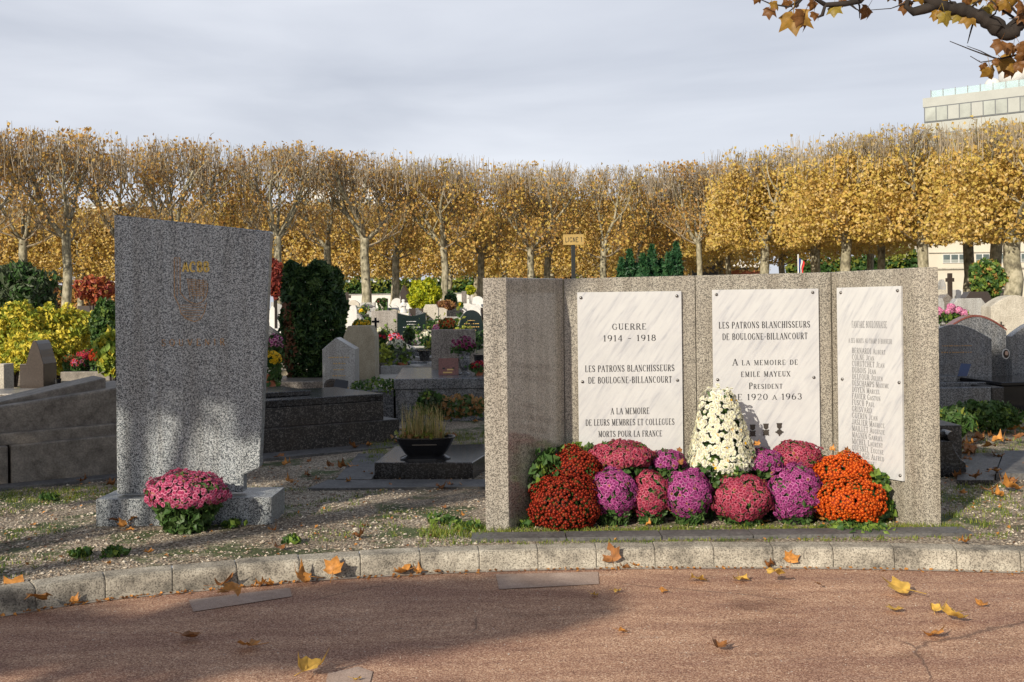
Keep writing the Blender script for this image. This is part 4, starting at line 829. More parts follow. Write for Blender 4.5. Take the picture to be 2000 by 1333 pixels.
# right-hand graves
o=hs(1800,1938,634,748,'wave','gr_blue','near blue-grey wave-topped headstone with faint gold writing, right of the memorial',th=.12,Y=15.2,ins=2,insm='oldgold',plinth=False)
hs(1846,1967,619,742,'arch','gr_blue','blue-grey arched headstone with a red-brown coping behind the wave-topped one',th=.2,Y=16.6,trim='redst',plinth=False)
o=hs(1977,2090,628,740,'arch','gr_blue','arched granite headstone with a small oval portrait at the edge of the photo',th=.2,Y=15.8,plinth=False,trim=None)
mb=MB(); mb.slab([(-.52+math.cos(t)*.055,.62+math.sin(t)*.075) for t in [2*PI*k/20 for k in range(20)]],-.02,-.002); q=mb.build('portrait_rim',M['white'],o)
mb=MB(); mb.slab([(-.52+math.cos(t)*.042,.62+math.sin(t)*.062) for t in [2*PI*k/20 for k in range(20)]],-.024,-.0202); mb.build('portrait_back',M['black'],o)
mb=MB(); mb.lathe([(.002,0),(.02,.004),(.024,.03),(.018,.055),(.004,.062)],c=(-.515,-.026,.60),n=12,sy=.25); mb.build('portrait_face',plain('sepia_face',(.5,.33,.24),.6),o)
LR=13.9; zr=at(1930,757,LR).z-H(LR); xr0=at(1790,757,LR).x
boxo('grave_ledger','grey granite grave surround below the wave-topped headstone, grass growing inside','grave surround',
 [('front_block','gr_blue',(0,at(1936,757,LR).x-xr0,0,.16,-.3,zr),.01),('side_block','gr_dark',(at(1937,757,LR).x-xr0,at(1937,757,LR).x-xr0+.16,.0,1.4,-.3,zr+.0),.01),('back_step','gr_blue',(0,at(1925,745,LR).x-xr0,.9,1.4,-.3,zr+.09),.01),('inner_edge','gr_blue',(0,2.4,.62,.72,-.3,zr+.02),.006)],(xr0,LR,H(LR)),.0)
boxo('grave_ledger','black polished granite grave box at the right edge of the photo','grave box',[('block','black',(0,2.2,0,1.2,-.3,.35),.01),('lid','black',(-.03,2.2,-.04,1.2,.352,.40),.01)],gnd(1958,806)+Vector((0,.0,0)),.1)
o=empty('memorial_plaque',(at(1872,722,14.9).x,14.75,zr+H(LR)+.09),-.3,'small tilted dark blue plaque in front of the wave-topped headstone','plaque')
mb=MB(); mb.slab([(-.07,0),(.05,0),(.11,.17),(-.02,.18)],0,.03,M=Matrix.Rotation(-.3,4,'X')); mb.build('plate',plain('blue_enamel',(.02,.05,.14),.3),o); mb=MB(); mb.box(-.02,.01,.03,.08,0,.08); mb.build('prop',M['blackm'],o)
hs(1862,1926,583,625,'chamfer','gr_light','pale grey headstone with cut corners behind the pink hydrangea',Y=24,th=.3)
hs(1887,1937,570,620,'chamfer','brownst','dark brown headstone looming behind the pale grey one',Y=26,th=.35)
hs(1936,2030,577,632,'arch','cream','wide cream stone tomb with an iron cross at the right edge',Y=23,th=.5,cross=(-.30,.42,.13),plinth=False)
hs(1833,1870,575,610,'pediment','gr_mid','grey pedimented tomb with a dark opening right above the memorial edge',Y=27,th=.5)
hs(1822,1845,583,612,'chamfer','gr_light','small pale grey slab between the memorial edge and the pedimented tomb',Y=25.5,th=.3)
hs(1826,1849,566,590,'rect','cream','low cream block left of the dark stone cross',Y=33,th=.6)
hs(1868,1881,566,588,'rect','white','bright white grave block right of the dark stone cross',Y=33,th=.6)
hs(1837,1848,546,568,'arch','gr_light','distant pale rounded headstone left of the dark stone cross',Y=38,th=.3,ins=1)
cross(1857,534,575,32,'brownst','dark stone cross standing over the white blocks right of the memorial',.36)
shrub('round_shrub','rounded green shrub with orange leaves before the right-hand trunks','shrub',at(1928,545,31),.48,.45,.56,('g_mid','g_lite','l_or'),1800,.09,stem=True)
c=at(1857,632,19.5)
o=empty('planter',(c.x,19.5,H(19.5)),0,'grey box planter of pink hydrangeas above the wave-topped headstone','planter'); gz=c.z-H(19.5); s=19.5/F
mb=MB(); mb.box(-.16,.14,0,.25,gz-.02,gz+.10); mb.box(-.12,.10,.04,.21,-.1,gz-.021); mb.build('box',M['gr_light'],o,bevel=.005)
mb=MB()
for k,(x,z) in enumerate(((-.24,.16),(-.15,.20),(-.05,.22),(.0,.30),(.07,.20),(.13,.24),(.21,.19),(-.2,.24))): P,Nn=dome_pts(26,.062,.062,.058,-.8); blooms(mb,P+np.array([x,.08*math.sin(k*2),gz+z]),Nn,.026)
mb.build('hydrangea_heads',[M['f_hy'],M['f_hyl']],o); mb=MB(); Q=NR.normal(size=(300,3))*np.array([.12,.08,.045])+np.array([-.01,0.05,gz+.11]); leaf_cloud(mb,Q,.07,NR.integers(0,2,300)); mb.build('leaves',[M['g_mid'],M['g_lite']],o)
shrub('low_plant','low bushy plant with tiny white flowers right of the memorial','plant',at(1925,812,12.6),.42,.28,.17,('g_mid','g_yew2','g_lite'),1500,.045,stem=False)
shrub('low_plant','long grassy tuft touching the right side of the memorial','plant',at(1845,825,11.6),.30,.25,.15,('g_yew2','g_mid','g_und'),900,.04,stem=False,aspect=3)
# scroll-sided dark stone grave behind the right end
a=at(1800,945,10.0); o=empty('stone_jardiniere',(a.x,9.75,0),0,'dark carved stone jardiniere with a scrolled side, half hidden behind the memorial','jardiniere')
w_=at(1880,940,10).x-a.x
mb=MB(); mb.box(.15,w_,.25,.8,-.05,.44); mb.build('trough',M['old2'],o,bevel=.008)
mb=MB(); mb.slab([(0,0),(w_*.82,0),(w_*.82,.13),(w_*.70,.16),(w_*.60,.22),(w_*.52,.30),(w_*.52,.33),(0,.33)],0,.24); mb.build('scroll',M['gr_dark'],o,bevel=.01)
mb=MB(); mb.tube([(w_*.5,0.0,.37),(w_*.5,.25,.37)],.045,14); mb.tube([(0,0.12,.37),(w_*.5,.12,.37)],.04,10); mb.build('roll',M['gr_dark'],o)
def flag2(name,label,pts,z,m): flagst(name,label,pts,z,m,h=.09)
flag2('paving_slab','grey stone grave step with leaves, its far corner in sun',[(1945,925),(2100,925),(2100,880),(1962,880)],.06,'flag')
flag2('paving_slab','dark flat step strewn with brown leaves beside the jardiniere',[(1868,938),(1940,938),(1958,885),(1880,885)],.045,'old2')
# left-hand graves
hs(39,86,665,778,'hump','brownst','dark polished headstone with a humped top in front of the yellow hedge',Y=14.6,th=.42,plinth=False,yaw=0)
boxo('grave_ledger','pale grey grave slab at the left edge below the humped headstone','grave ledger',[('ledger','gr_mid',(-1.4,.95,0,.9,-.2,.50),.012)],(at(0,790,13.4).x-.4,13.4,H(13.4)),.0)
hs(-14,8,712,742,'rect','cream','small pale block at the very left edge',Y=15,th=.3,plinth=False,cat='stone block',name='stone_block')
vase(113,762,14.4,40,14,'black','narrow black vase right of the humped headstone',prof=[(.7,0),(.8,.1),(.85,.6),(.95,.95),(1,1),(.9,1)],z=H(14.4)+.3)
boxo('grave_border','brown stone border behind the big weathered tomb','stone border',[('front_edge','old',(0,1.3,0,.12,-.2,.50),.01),('side_edge','tan',(.3,1.2,-.9,-.8,-.2,.42),.01)],(at(118,750,16).x,16,H(16)),.0)
farmum(152,712,16.6,22,26,('f_red','f_hy'),'pink-red potted flowers below the yellow hedge',br=.03,leafn=200)
farmum(172,695,17.2,34,22,('f_pk','f_red'),'cerise potted flowers in the sun below the yellow hedge',br=.03,leafn=200)
farmum(188,698,16.4,24,30,('f_or','f_rdl'),'orange-red chrysanthemum ball below the yellow hedge',br=.025,leafn=200,kind='button')
farmum(138,703,17.0,30,16,('f_or','l_gold'),'low orange flowers left of the pink-red ones',br=.03,leafn=200)
HG='yellow variegated shrubs behind the left tomb'
def eu(px,py,Y,w_,h_,label,k): s=Y/F; c=at(px,py,Y); return shrub('yellow_shrub',label,'shrub',c,w_*s/2,w_*s/2*.8,h_*s/2,('y_eu2','y_eu','y_eu'),5200,.055,group=HG,fill=.3,lump=.16,seed=k)
eu(25,660,18.5,110,130,'yellow-green variegated shrub at the left edge behind the dark headstone',1)
eu(110,663,19.0,130,128,'tallest bright yellow variegated shrub in the middle of the hedge',2)
eu(165,652,20.5,90,90,'yellow variegated shrub at the back right end of the hedge',3)
eu(70,690,17.3,110,80,'lower yellow variegated shrub just behind the dark headstone',4)
shrub('evergreen_bush','tall dark olive bush rising behind the yellow shrubs','shrub',at(35,575,24),.80,.6,.66,('g_olive','g_mid','g_olive'),3600,.075,fill=.45,aspect=2.6,lump=.2,seed=9)
shrub('evergreen_bush','dark green bush between the yellow hedge and the stele','shrub',at(207,645,18),.24,.25,.50,('g_mid','g_yew2','g_lite'),2600,.06,seed=10)
shrub('evergreen_bush','leafy yellow-green plant touching the left side of the stele','shrub',at(218,690,14.5),.20,.2,.30,('g_lite','y_eu2','y_eu'),500,.075,seed=11)
shrub('red_maple','scarlet red-leaved small tree behind the yellow hedge','tree',at(185,565,34),.62,.5,.40,('red2','red1','l_or'),1000,.10,seed=12)
shrub('red_maple','narrow dark red small tree between the stele and the yew','tree',at(537,545,30),.26,.26,.52,('red1','red1','red2'),1500,.08,seed=13)
shrub('golden_conifer','rounded bright yellow-green conifer between the pale trunks','shrub',at(829,580,33),.47,.45,.52,('y_ball','y_ball2','y_ball'),4200,.075,seed=14,lump=.14,fill=.25)
shrub('golden_conifer','small yellow-green conifer beside the trunk left of the memorial','shrub',at(919,567,38),.16,.15,.16,('y_ball','y_ball2'),500,.06,seed=15)
shrub('dwarf_conifer','small dark cone-shaped conifer right of the golden one','shrub',at(881,588,34),.2,.2,.3,('g_yew','g_yew2'),700,.06,seed=16)
shrub('brown_shrub','low red-brown shrub at the foot of the golden conifer','shrub',at(870,598,31),.3,.2,.15,('l_br','g_brown'),500,.07,seed=17)
# cypresses behind the memorial
CG='row of dark green cypresses behind the memorial'; 
ROW=['shortest','second','third','fourth','fifth','sixth','seventh','eighth']
cy=[(1214,494,18),(1230,488,18),(1243,492,16),(1256,484,20),(1273,480,20),(1290,482,20),(1306,484,19),(1320,474,20)]
def cyp(px,pt,wd,label,k):
    Y=21.0+.15*(k%3); gz=H(Y); c=at(px,pt,Y); h=c.z-gz; r=wd*Y/F*.80; h*=.94+.06*math.sin(k*2.1); rng=np.random.default_rng(50+k); n=1500
    z=rng.random(n)**.8; th=rng.random(n)*6.28; pr=r*np.interp(z,[0,.3,.8,.93,1],[.9,1,.75,.4,.05])*(1-.35*rng.random(n)**2); P=np.stack([np.cos(th)*pr,np.sin(th)*pr,z*h],1)
    o=empty('cypress',(c.x,Y,gz),0,label,'tree',CG); mb=MB()
    up=np.stack([np.cos(th)*.9,np.sin(th)*.9,np.full(n,.15)],1)
    leaf_cloud(mb,P,.06,(rng.random(n)>.62).astype(int),2.4,rng=rng,nrm=up); mb.build('crown',[M['g_cyp'],M['g_cyp2']],o); mb=MB(); mb.tube([(0,0,-.1),(0,0,h*.8)],[.04,.015],6); mb.build('trunk',M['darkbark'],o)
for k,(px,pt,wd) in enumerate(cy): cyp(px,pt,wd,('cypress at the left end of the dark green row','second cypress from the left in the dark green row','third cypress from the left in the dark green row','fourth cypress from the left in the dark green row','fourth cypress from the right in the dark green row','third cypress from the right in the dark green row','second cypress from the right in the dark green row','tallest cypress, at the right end of the dark green row')[k],k)
# clutter of low stones, pots and plants in the middle distance
rr=random.Random(44)
for k in range(30):
    Y=rr.uniform(19.5,27); px=rr.uniform(688,935); m_=rr.choice(['old','gr_mid','gr_dark','tan','gr_blue','brownst','gr_light']); s_=rr.choice(['rect','arch','chamfer','round','slant']); h=rr.uniform(.25,.5); w_=rr.uniform(.4,.7); p=at(px,600,Y)
    o=empty('low_tomb',(p.x,Y,H(Y)),rr.uniform(-.2,.2),'low %s tomb half hidden among the middle graves, %s'%({'old':'weathered','gr_mid':'brown-grey','gr_dark':'black','tan':'tan','gr_blue':'blue-grey','brownst':'dark brown','gr_light':'pale grey'}[m_],'nearer the yew' if px<770 else ('around the dark green headstone' if px<860 else 'nearer the memorial')),'tomb','low tombs among the middle graves')
    mb=MB(); mb.slab(outline(s_,w_,h),0,.14); mb.build('stone_slab',M[m_],o,bevel=.006); mb=MB(); mb.box(-w_*.55,w_*.55,-1.2,-.02,-.25,.2); mb.build('ledger',M[m_],o,bevel=.006)
for k in range(22):
    Y=rr.uniform(18.8,26); px=rr.uniform(690,932); p=at(px,600,Y); n_=rr.randrange(3); z=H(Y)+.15
    o=empty('potted_plant',(p.x,Y,z-.15),0,'small %s plant standing on the middle graves'%('dark green','olive and yellow','grey-green bushy')[n_],'plant','potted plants on the middle graves'); mb=MB(); q=NR.normal(size=(110,3))*np.array([.10,.10,.10+.05*rr.random()])+np.array([0,0,.38]); leaf_cloud(mb,q,.06,NR.integers(0,2,110)); mb.build('foliage',[M[('g_yew','g_und','g_olive')[n_]],M[('g_mid','y_eu2','g_lite')[n_]]],o); mb=MB(); mb.lathe([(.06,0),(.09,.26),(.095,.28)],n=9); mb.build('pot',M[rr.choice(['terra','gr_mid','blackpl'])],o)
# many small far graves
FG='crowded small graves before the plane trees'
rr=random.Random(21); kinds=[('old','round'),('gr_dark','rect'),('white','round'),('gr_light','rect'),('cream','arch'),('gr_mid','chamfer'),('gr_blue','arch'),('brownst','rect'),('gr_pink','rect'),('tan','pent'),('white','chamfer'),('gr_light','slant')]
nmk={'old':'weathered','gr_dark':'black','white':'white','gr_light':'pale grey','cream':'cream','gr_mid':'brown-grey','gr_blue':'blue-grey','brownst':'dark brown','gr_pink':'pinkish','tan':'tan'}; shn={'round':'round-topped','rect':'square','arch':'arched','chamfer':'cut-cornered','pent':'pointed','slant':'sloping'}
for (xa,xb,n) in ((532,560,4),(676,935,62),(1830,1990,7),(130,215,4)):
    for k in range(n):
        Y=rr.uniform(28,43); px=rr.uniform(xa,xb); m_,s_=rr.choice(kinds); h=rr.uniform(.35,.75); w_=rr.uniform(.45,.75)
        p=at(px,600,Y); o=empty('headstone',(p.x,Y,H(Y)),rr.uniform(-.15,.15),f'tiny distant {nmk[m_]} {shn[s_]} headstone in the crowd of graves','headstone',FG)
        mb=MB(); mb.slab(outline(s_,w_,h),0,.16); mb.build('stone_slab',M[m_],o); mb=MB(); mb.box(-w_*.55,w_*.55,-1.5,-.02,-.25,.22); mb.build('ledger',M[m_],o)
fc=[('f_ye','f_yel','yellow'),('f_red','f_hyl','red'),('f_or','f_orl','orange'),('f_hy','f_hyl','pink'),('f_mag','f_magl','purple'),('f_wh','f_whl','white')]
for k in range(26):
    Y=rr.uniform(23,40); px=rr.uniform(690,935) if k<22 else rr.uniform(1835,1985); a_,b_2,nn=rr.choice(fc); p=at(px,600,Y)
    o=empty('flower_pot',(p.x,Y-1.0,H(Y-1.0)+.2),0,f'tiny distant pot of {nn} flowers among the crowded graves','potted flowers','flower pots on the distant graves'); mb=MB(); P,Nn=dome_pts(26,.15,.15,.13,-.2); blooms(mb,P+np.array([0,0,.2]),Nn,.05); mb.build('blooms',[M[a_],M[b_2]],o)
    mb=MB(); mb.lathe([(.07,0),(.10,.16)],n=8); mb.build('pot',M['terra'],o)
for k in range(12):
    Y=rr.uniform(26,42); px=rr.uniform(690,930); p=at(px,600,Y); o=empty('low_plant',(p.x,Y,H(Y)),0,'small distant green shrub among the crowded graves','shrub','green shrubs among the distant graves'); mb=MB(); q=NR.normal(size=(160,3))*np.array([.22,.2,.16])+np.array([0,0,.3]); leaf_cloud(mb,q,.10,NR.integers(0,2,160)); mb.build('foliage',[M['g_mid'],M['g_und']],o)
# ------------------------------------------------------------------ plane trees
def tree_mesh(seed,nleaf,Ht=7.1,hw=2.4,hd=1.7,th0=3.0,r0=.19,box=.45,lsize=.15,mats=('l_gold','l_or','l_br'),bare=.0,wts=(.5,.3,.2),fork=None,lowb=True,twn=5):
    rng=random.Random(seed); nr=np.random.default_rng(seed)
    mb=MB(); tw=MB(); tips=[]
    top=lambda: Ht+rng.uniform(-.12,.10)
    def limb(p,d,l,r,lev,mbx):
        pts=[p.copy()]; rad=[r]; n=4 if lev<3 else 3; q=p.copy(); dd=d.copy()
        for i in range(n):
            up=(.22,.25,.40,.55)[min(lev,3)]
            dd=(dd+Vector((rng.uniform(-.28,.28),rng.uniform(-.28,.28),up*rng.uniform(.3,1.0)))).normalized()
            q=q+dd*(l/n)
            if abs(q.x)>hw: q.x=math.copysign(hw,q.x); dd.x*=-.1
            if abs(q.y)>hd: q.y=math.copysign(hd,q.y); dd.y*=-.1
            if q.z>Ht: q.z=top()
            pts.append(q.copy()); rad.append(r*(1-(i+1)/n*.55))
            if lev>=2: tips.append((q.copy(),lev))
            if q.z>=Ht-.15: break
        mbx.tube(pts,rad,5 if lev<2 else 3,cap=False)
        if lev<3:
            k={0:5,1:5,2:twn}[lev]
            for j in range(k):
                t=rng.uniform(.35,1.0); i=min(int(t*(len(pts)-1)),len(pts)-2); b=pts[i].lerp(pts[i+1],t*(len(pts)-1)-i)
                if b.z>Ht-.3: continue
                a=rng.random()*6.28; nd_=(dd*.55+Vector((math.cos(a),math.sin(a),rng.uniform(-.05,.5)))*.75).normalized()
                limb(b,nd_,l*rng.uniform(.48,.72) if lev<2 else rng.uniform(.6,1.25),rad[i]*.52,lev+1,mbx if lev<1 else tw)
    # trunk
    pts=[Vector((0,0,-.3))]; x=y=0
    for i in range(1,6): x+=rng.uniform(-.05,.05); y+=rng.uniform(-.04,.04); pts.append(Vector((x,y,th0*i/5)))
    mb.tube(pts,[r0*1.25,r0*1.02,r0*.97,r0*.94,r0*.92,r0*.95],9,cap=False); hub=pts[-1]
    nl=fork or rng.choice((4,5,5))
    for k in range(nl):
        a=k*6.28/nl+rng.uniform(-.4,.4); sp=rng.uniform(.5,1.0) if k else .12
        limb(hub+Vector((0,0,-rng.random()*.3)),Vector((math.cos(a)*sp*1.15,math.sin(a)*sp*.8,rng.uniform(.6,1.0))).normalized(),rng.uniform(2.4,3.6),r0*rng.uniform(.42,.62),0,mb)
    if lowb:
        for k in range(4): a=rng.random()*6.28; limb(hub+Vector((0,0,-rng.uniform(.0,.5))),Vector((math.cos(a),math.sin(a)*.7,.12)).normalized(),rng.uniform(1.2,2.0),r0*.25,1,tw)
    hi=[t[0] for t in tips if t[0].z>Ht-2.6]
    for k in range(230):
        b=rng.choice(hi) if (hi and k%2) else Vector((rng.uniform(-hw,hw),rng.uniform(-hd,hd),Ht-rng.uniform(.8,1.9)))
        e=Ht+rng.uniform(-.25,.10); dx,dy=rng.uniform(-.28,.28),rng.uniform(-.2,.2); m_=b.lerp(Vector((b.x+dx,b.y+dy,e)),.5)+Vector((rng.uniform(-.08,.08),0,0))
        tw.tube([b,m_,Vector((b.x+dx,b.y+dy,e))],[.016,.012,.006],3,cap=False); tips.append((Vector((b.x+dx,b.y+dy,e-.1)),3))
    T=np.array([[t[0].x,t[0].y,t[0].z] for t in tips]); idx=nr.integers(0,len(T),nleaf*2)
    P=T[idx]+nr.normal(size=(nleaf*2,3))*np.array([.20,.20,.17])
    U=nr.random((nleaf*2,3))*np.array([2*hw,2*hd,Ht-th0-.6])+np.array([-hw,-hd,th0-.45]); ub=nr.random(nleaf*2)<box; P[ub]=U[ub]
    f=(P[:,2]-th0)/(Ht-th0); ph=nr.random(4)*6.28
    cl=np.sin(P[:,0]*3.1+ph[0])*np.cos(P[:,2]*2.7+ph[1])+np.sin(P[:,1]*3+P[:,2]*4.1+ph[2])*.6
    keep=(nr.random(len(P))<np.clip(.75+.35*cl-bare*np.clip((f-.62)*3.2,0,1),.04,1))&(P[:,2]<Ht+.12)&(P[:,2]>th0-.45+.35*np.sin(P[:,0]*2.9+ph[3])+.25*np.cos(P[:,1]*3.3+ph[0]))&(abs(P[:,0])<hw+.25)
    P=P[keep][:nleaf]; mi=np.searchsorted(np.cumsum(wts),np.clip(nr.random(len(P))*.75+.25*(cl[keep][:nleaf]*.3+.5),0,.999)); mi=np.clip(mi,0,len(mats)-1)
    lf=MB(); leaf_cloud(lf,P,lsize,mi,1.25,rng=nr)
    o=len(lf.v)
    # twigs belong to the crown
    lf.v.extend(tw.v); lf.f.extend([tuple(i+o for i in g) for g in tw.f]); lf.m.extend([len(mats)]*len(tw.f))
    return mb.mesh('trunk',M['bark'],True), lf.mesh('crown',[M[q] for q in mats]+[M['twig']])
PR={}
for k in range(4): PR['s%d'%k]=tree_mesh(100+k,1750,box=.10,mats=('l_gold','l_or','l_br'),bare=.35,wts=(.45,.35,.20),lsize=.11,twn=6,th0=3.3)
for k in range(3): PR['m%d'%k]=tree_mesh(200+k,3600,box=.25,mats=('l_gold','l_or','l_yel'),bare=.9,wts=(.45,.25,.3),lsize=.115,twn=6)
for k in range(4): PR['d%d'%k]=tree_mesh(300+k,13000,box=.38,mats=('l_gold','l_yel','l_pale'),bare=1.15,wts=(.40,.33,.27),lsize=.12,twn=7,hw=2.6,th0=3.05)
for k in range(2): PR['b%d'%k]=tree_mesh(400+k,6000,mats=('l_gold','l_yel','l_pale'),bare=.3,wts=(.45,.25,.3),lsize=.15,hw=3.0,th0=2.7)
def tree(px,Y,pr,label,group,fat=1.0,zs=1.0,rz=None,x=None,sx=1.0):
    X=at(px,600,Y).x if x is None else x; gz=H(Y) if Y>9 else 0
    o=empty('plane_tree',(X,Y,gz),0,label,'tree',group); ms=PR[pr]
    a=bpy.data.objects.new('trunk',ms[0]); COL.objects.link(a); a.parent=o; c=bpy.data.objects.new('crown',ms[1]); COL.objects.link(c); c.parent=o
    rz=R.choice((0,PI))+R.uniform(-.2,.2) if rz is None else rz; a.rotation_euler=c.rotation_euler=(0,0,rz); a.scale=c.scale=(fat*sx,fat*sx,zs)
    if fat!=1: c.scale=(sx,sx,zs)
    return o
LA='clipped plane trees, nearest line on the left'; LB='clipped plane trees, second line on the left'; LC='farther golden plane trees behind the left lines'; RA='clipped plane trees, nearest line on the right'; RB='clipped plane trees behind the nearest line on the right'
ordn=['first','second','third','fourth','fifth','sixth','seventh','eighth','ninth','tenth','eleventh','twelfth','thirteenth','fourteenth','fifteenth']
lay=[(-55,'s0'),(130,'s1'),(335,'s2'),(545,'s3'),(715,'s0'),(870,'m0'),(1035,'m1'),(1180,'m2')]
for i,(px,pr) in enumerate(lay):
    lab='pale-trunked plane tree, %s from the left in the nearest left line'%ordn[i]
    if px==715: lab='plane tree with the thickest bright pale trunk in the middle, nearest left line'
    tree(px,40+17*px/1330,pr,lab,LA,fat=1.15 if px==715 else .95)
lay=[(45,'s2'),(235,'s3'),(440,'m0'),(640,'s1'),(775,'m2'),(938,'m1'),(1070,'m0'),(1250,'m2')]
for i,(px,pr) in enumerate(lay): tree(px,45.5+15*px/1330,pr,'plane tree with sparse leaves, %s from the left in the second left line'%ordn[i],LB)
n=0
for Y,st,x0,xe in ((68,104,-60,1480),(80,104,-10,1440)):
    px=x0
    while px<xe:
        tree(px+R.uniform(-12,12),Y+R.uniform(-2,2),'b%d'%(n%2) if Y<75 else 'b%d'%((n+1)%2),'golden-leaved plane tree in the far %s row, %s from the left'%('nearer' if Y<75 else 'hindmost',ordn[n%15]) if Y<75 else 'golden-leaved plane tree in the hindmost far row, %s from the left'%ordn[n%15],LC,zs=.93 if Y<75 else 1.0); px+=st; n+=1
    n=0
for i,(px,Y,pr,fat,zs) in enumerate([(1366,54,'s1',.8,1.0),(1495,50,'d0',1.2,1),(1650,46,'d1',1.2,1),(1802,43.5,'d2',1.2,1),(1972,38.5,'d3',1.65,.94)]):
    tree(px,Y,pr,('slim bare-topped plane tree in the gap where the two lines meet','golden plane tree, second from the gap in the nearest right line','golden plane tree with a pale trunk behind the flag, third from the gap','golden plane tree beside the low cream building, fourth from the gap','golden plane tree with the thickest mottled trunk at the right edge')[i],RA,fat=fat,zs=zs)
for i,(px,Y,pr,fat) in enumerate([(1320,60,'m1',.9),(1425,57,'d1',.8),(1592,52,'d2',1.3),(1725,49.5,'d3',1.0),(1893,46.5,'d0',1.25),(1942,43,'d1',1.3),(2100,44,'d2',1.2),(1700,56,'d0',1.0),(1650,60,'d3',1),(1530,62,'b0',1)]):
    tree(px,Y,pr,'golden plane tree in the rows behind the nearest right line, %s of them'%ordn[i],RB,fat=fat)
# far hedges, wall, houses
def hedge(name,label,px0,px1,pt,Y,mats,n,size,dp=1.0,group=None):
    a=at(px0,598,Y); b=at(px1,598,Y); gz=H(Y); z1=at((px0+px1)/2,pt,Y).z-gz; o=empty(name,((a.x+b.x)/2,Y,gz),0,label,'hedge',group); w_=b.x-a.x
    P=NR.random((n,3))*np.array([w_,dp,z1])-np.array([w_/2,0,0]); P[:,2]*=(.88+.12*np.sin(P[:,0]*2.3)+.06*np.sin(P[:,0]*6.1)); mb=MB()
    leaf_cloud(mb,P,size,(np.sin(P[:,0]*1.7)+np.cos(P[:,2]*2.4)+NR.normal(size=n)*.7>.3).astype(int),1.3); mb.build('foliage',[M[m] for m in mats],o); mb=MB(); mb.box(-w_/2+.2,w_/2-.2,dp*.6,dp*.9,0,z1*.7); mb.build('stems',M['g_yew'],o); return o
hedge('hedge','long yellow-green hedge under the trees behind the left part of the memorial',935,1215,478,96,('g_und','l_or'),5500,.26)
hedge('hedge','tall green and yellow hedge behind the flag',1540,1812,474,77,('g_und','g_mid'),5500,.26)
hedge('hedge','dark hedge far behind the pale trunks left of the memorial',640,940,528,104,('g_mid','g_und'),3500,.28)
hedge('hedge','golden-brown thicket behind the yellow shrubs at the left',-60,240,535,95,('l_or','g_brown'),3000,.24)
hedge('hedge','dull orange hedge seen behind the cypresses',1215,1350,500,97,('l_or','g_und'),2600,.24)
boxo('boundary_wall','long white boundary wall behind the distant graves','wall',[('wall_panel','wall',(at(655,570,98).x,at(945,570,98).x,0,.3,-.5,1.3),0),('coping','gr_light',(at(655,570,98).x,at(945,570,98).x,-.08,.38,1.302,1.38),0)],(0,98,H(98)))
def house(label,px0,px1,pt,Y,m,win=(3,2),dp=8,roof=None,name='house',wz=1.1):
    a=at(px0,598,Y);b=at(px1,598,Y);h=at((px0+px1)/2,pt,Y).z-H(Y); w_=b.x-a.x; o=empty(name,((a.x+b.x)/2,Y,H(Y)),0,label,'building')
    mb=MB(); mb.box(-w_/2,w_/2,0,dp,-.5,h); mb.build('wall',M[m],o)
    mb=MB(); mb.box(-w_/2-.2,w_/2+.2,-.2,dp+.2,h+.003,h+.35); mb.build('roof',M[roof or 'gray'+'fac'],o)
    nx,nz=win
    for i in range(nx):
        for j in range(nz):
            x=-w_/2+w_*(i+.5)/nx; z=h-h*(j+.6)/ (nz+.4)*.9
            f=MB(); f.box(x-.55,x+.55,-.05,-.003,z-.75,z+.75); fo=f.build('window',M['wframe'],o); g2=MB(); g2.box(x-.47,x+.47,-.06,-.052,z-.67,z+.67); g2.build('pane',M['glass'],fo)
    return o
house('distant white apartment block seen through the trees left of the stele',176,250,402,120,'wall',(3,6),name='apartment_block')
house('distant white building glimpsed through bare twigs above the thick trunk',590,735,338,150,'wall',(6,6),name='apartment_block')
house('grey house with a pale front behind the trunks left of the memorial',850,915,525,115,'grayfac',(2,1))
house('white house glimpsed below the golden trees right of the cypresses',1385,1425,490,95,'wall',(2,2))
house('pale grey house glimpsed between thin trunks behind the memorial',1425,1492,470,110,'wall',(3,2))
boxo('site_hoarding','rusty brown boarding seen over the memorial right of the thin trunk','hoarding',[('panel','terra',(at(1415,598,70).x,at(1492,598,70).x,0,.1,0,2.3),0),('rail','frame',(at(1415,598,70).x,at(1492,598,70).x,-.02,.12,2.301,2.45),0)],(0,70,H(70)))
boxo('site_hoarding','black and grey slatted fence left of the brown boarding','fence',[('panel','frame',(at(1352,598,71).x,at(1413,598,71).x,0,.1,0,1.3),0),('rail','grayfac',(at(1352,598,71).x,at(1413,598,71).x,-.02,.12,1.301,1.7),0),('upper_panel','frame',(at(1352,598,71).x,at(1413,598,71).x,0,.1,1.703,2.6),0)],(0,71,H(71)))
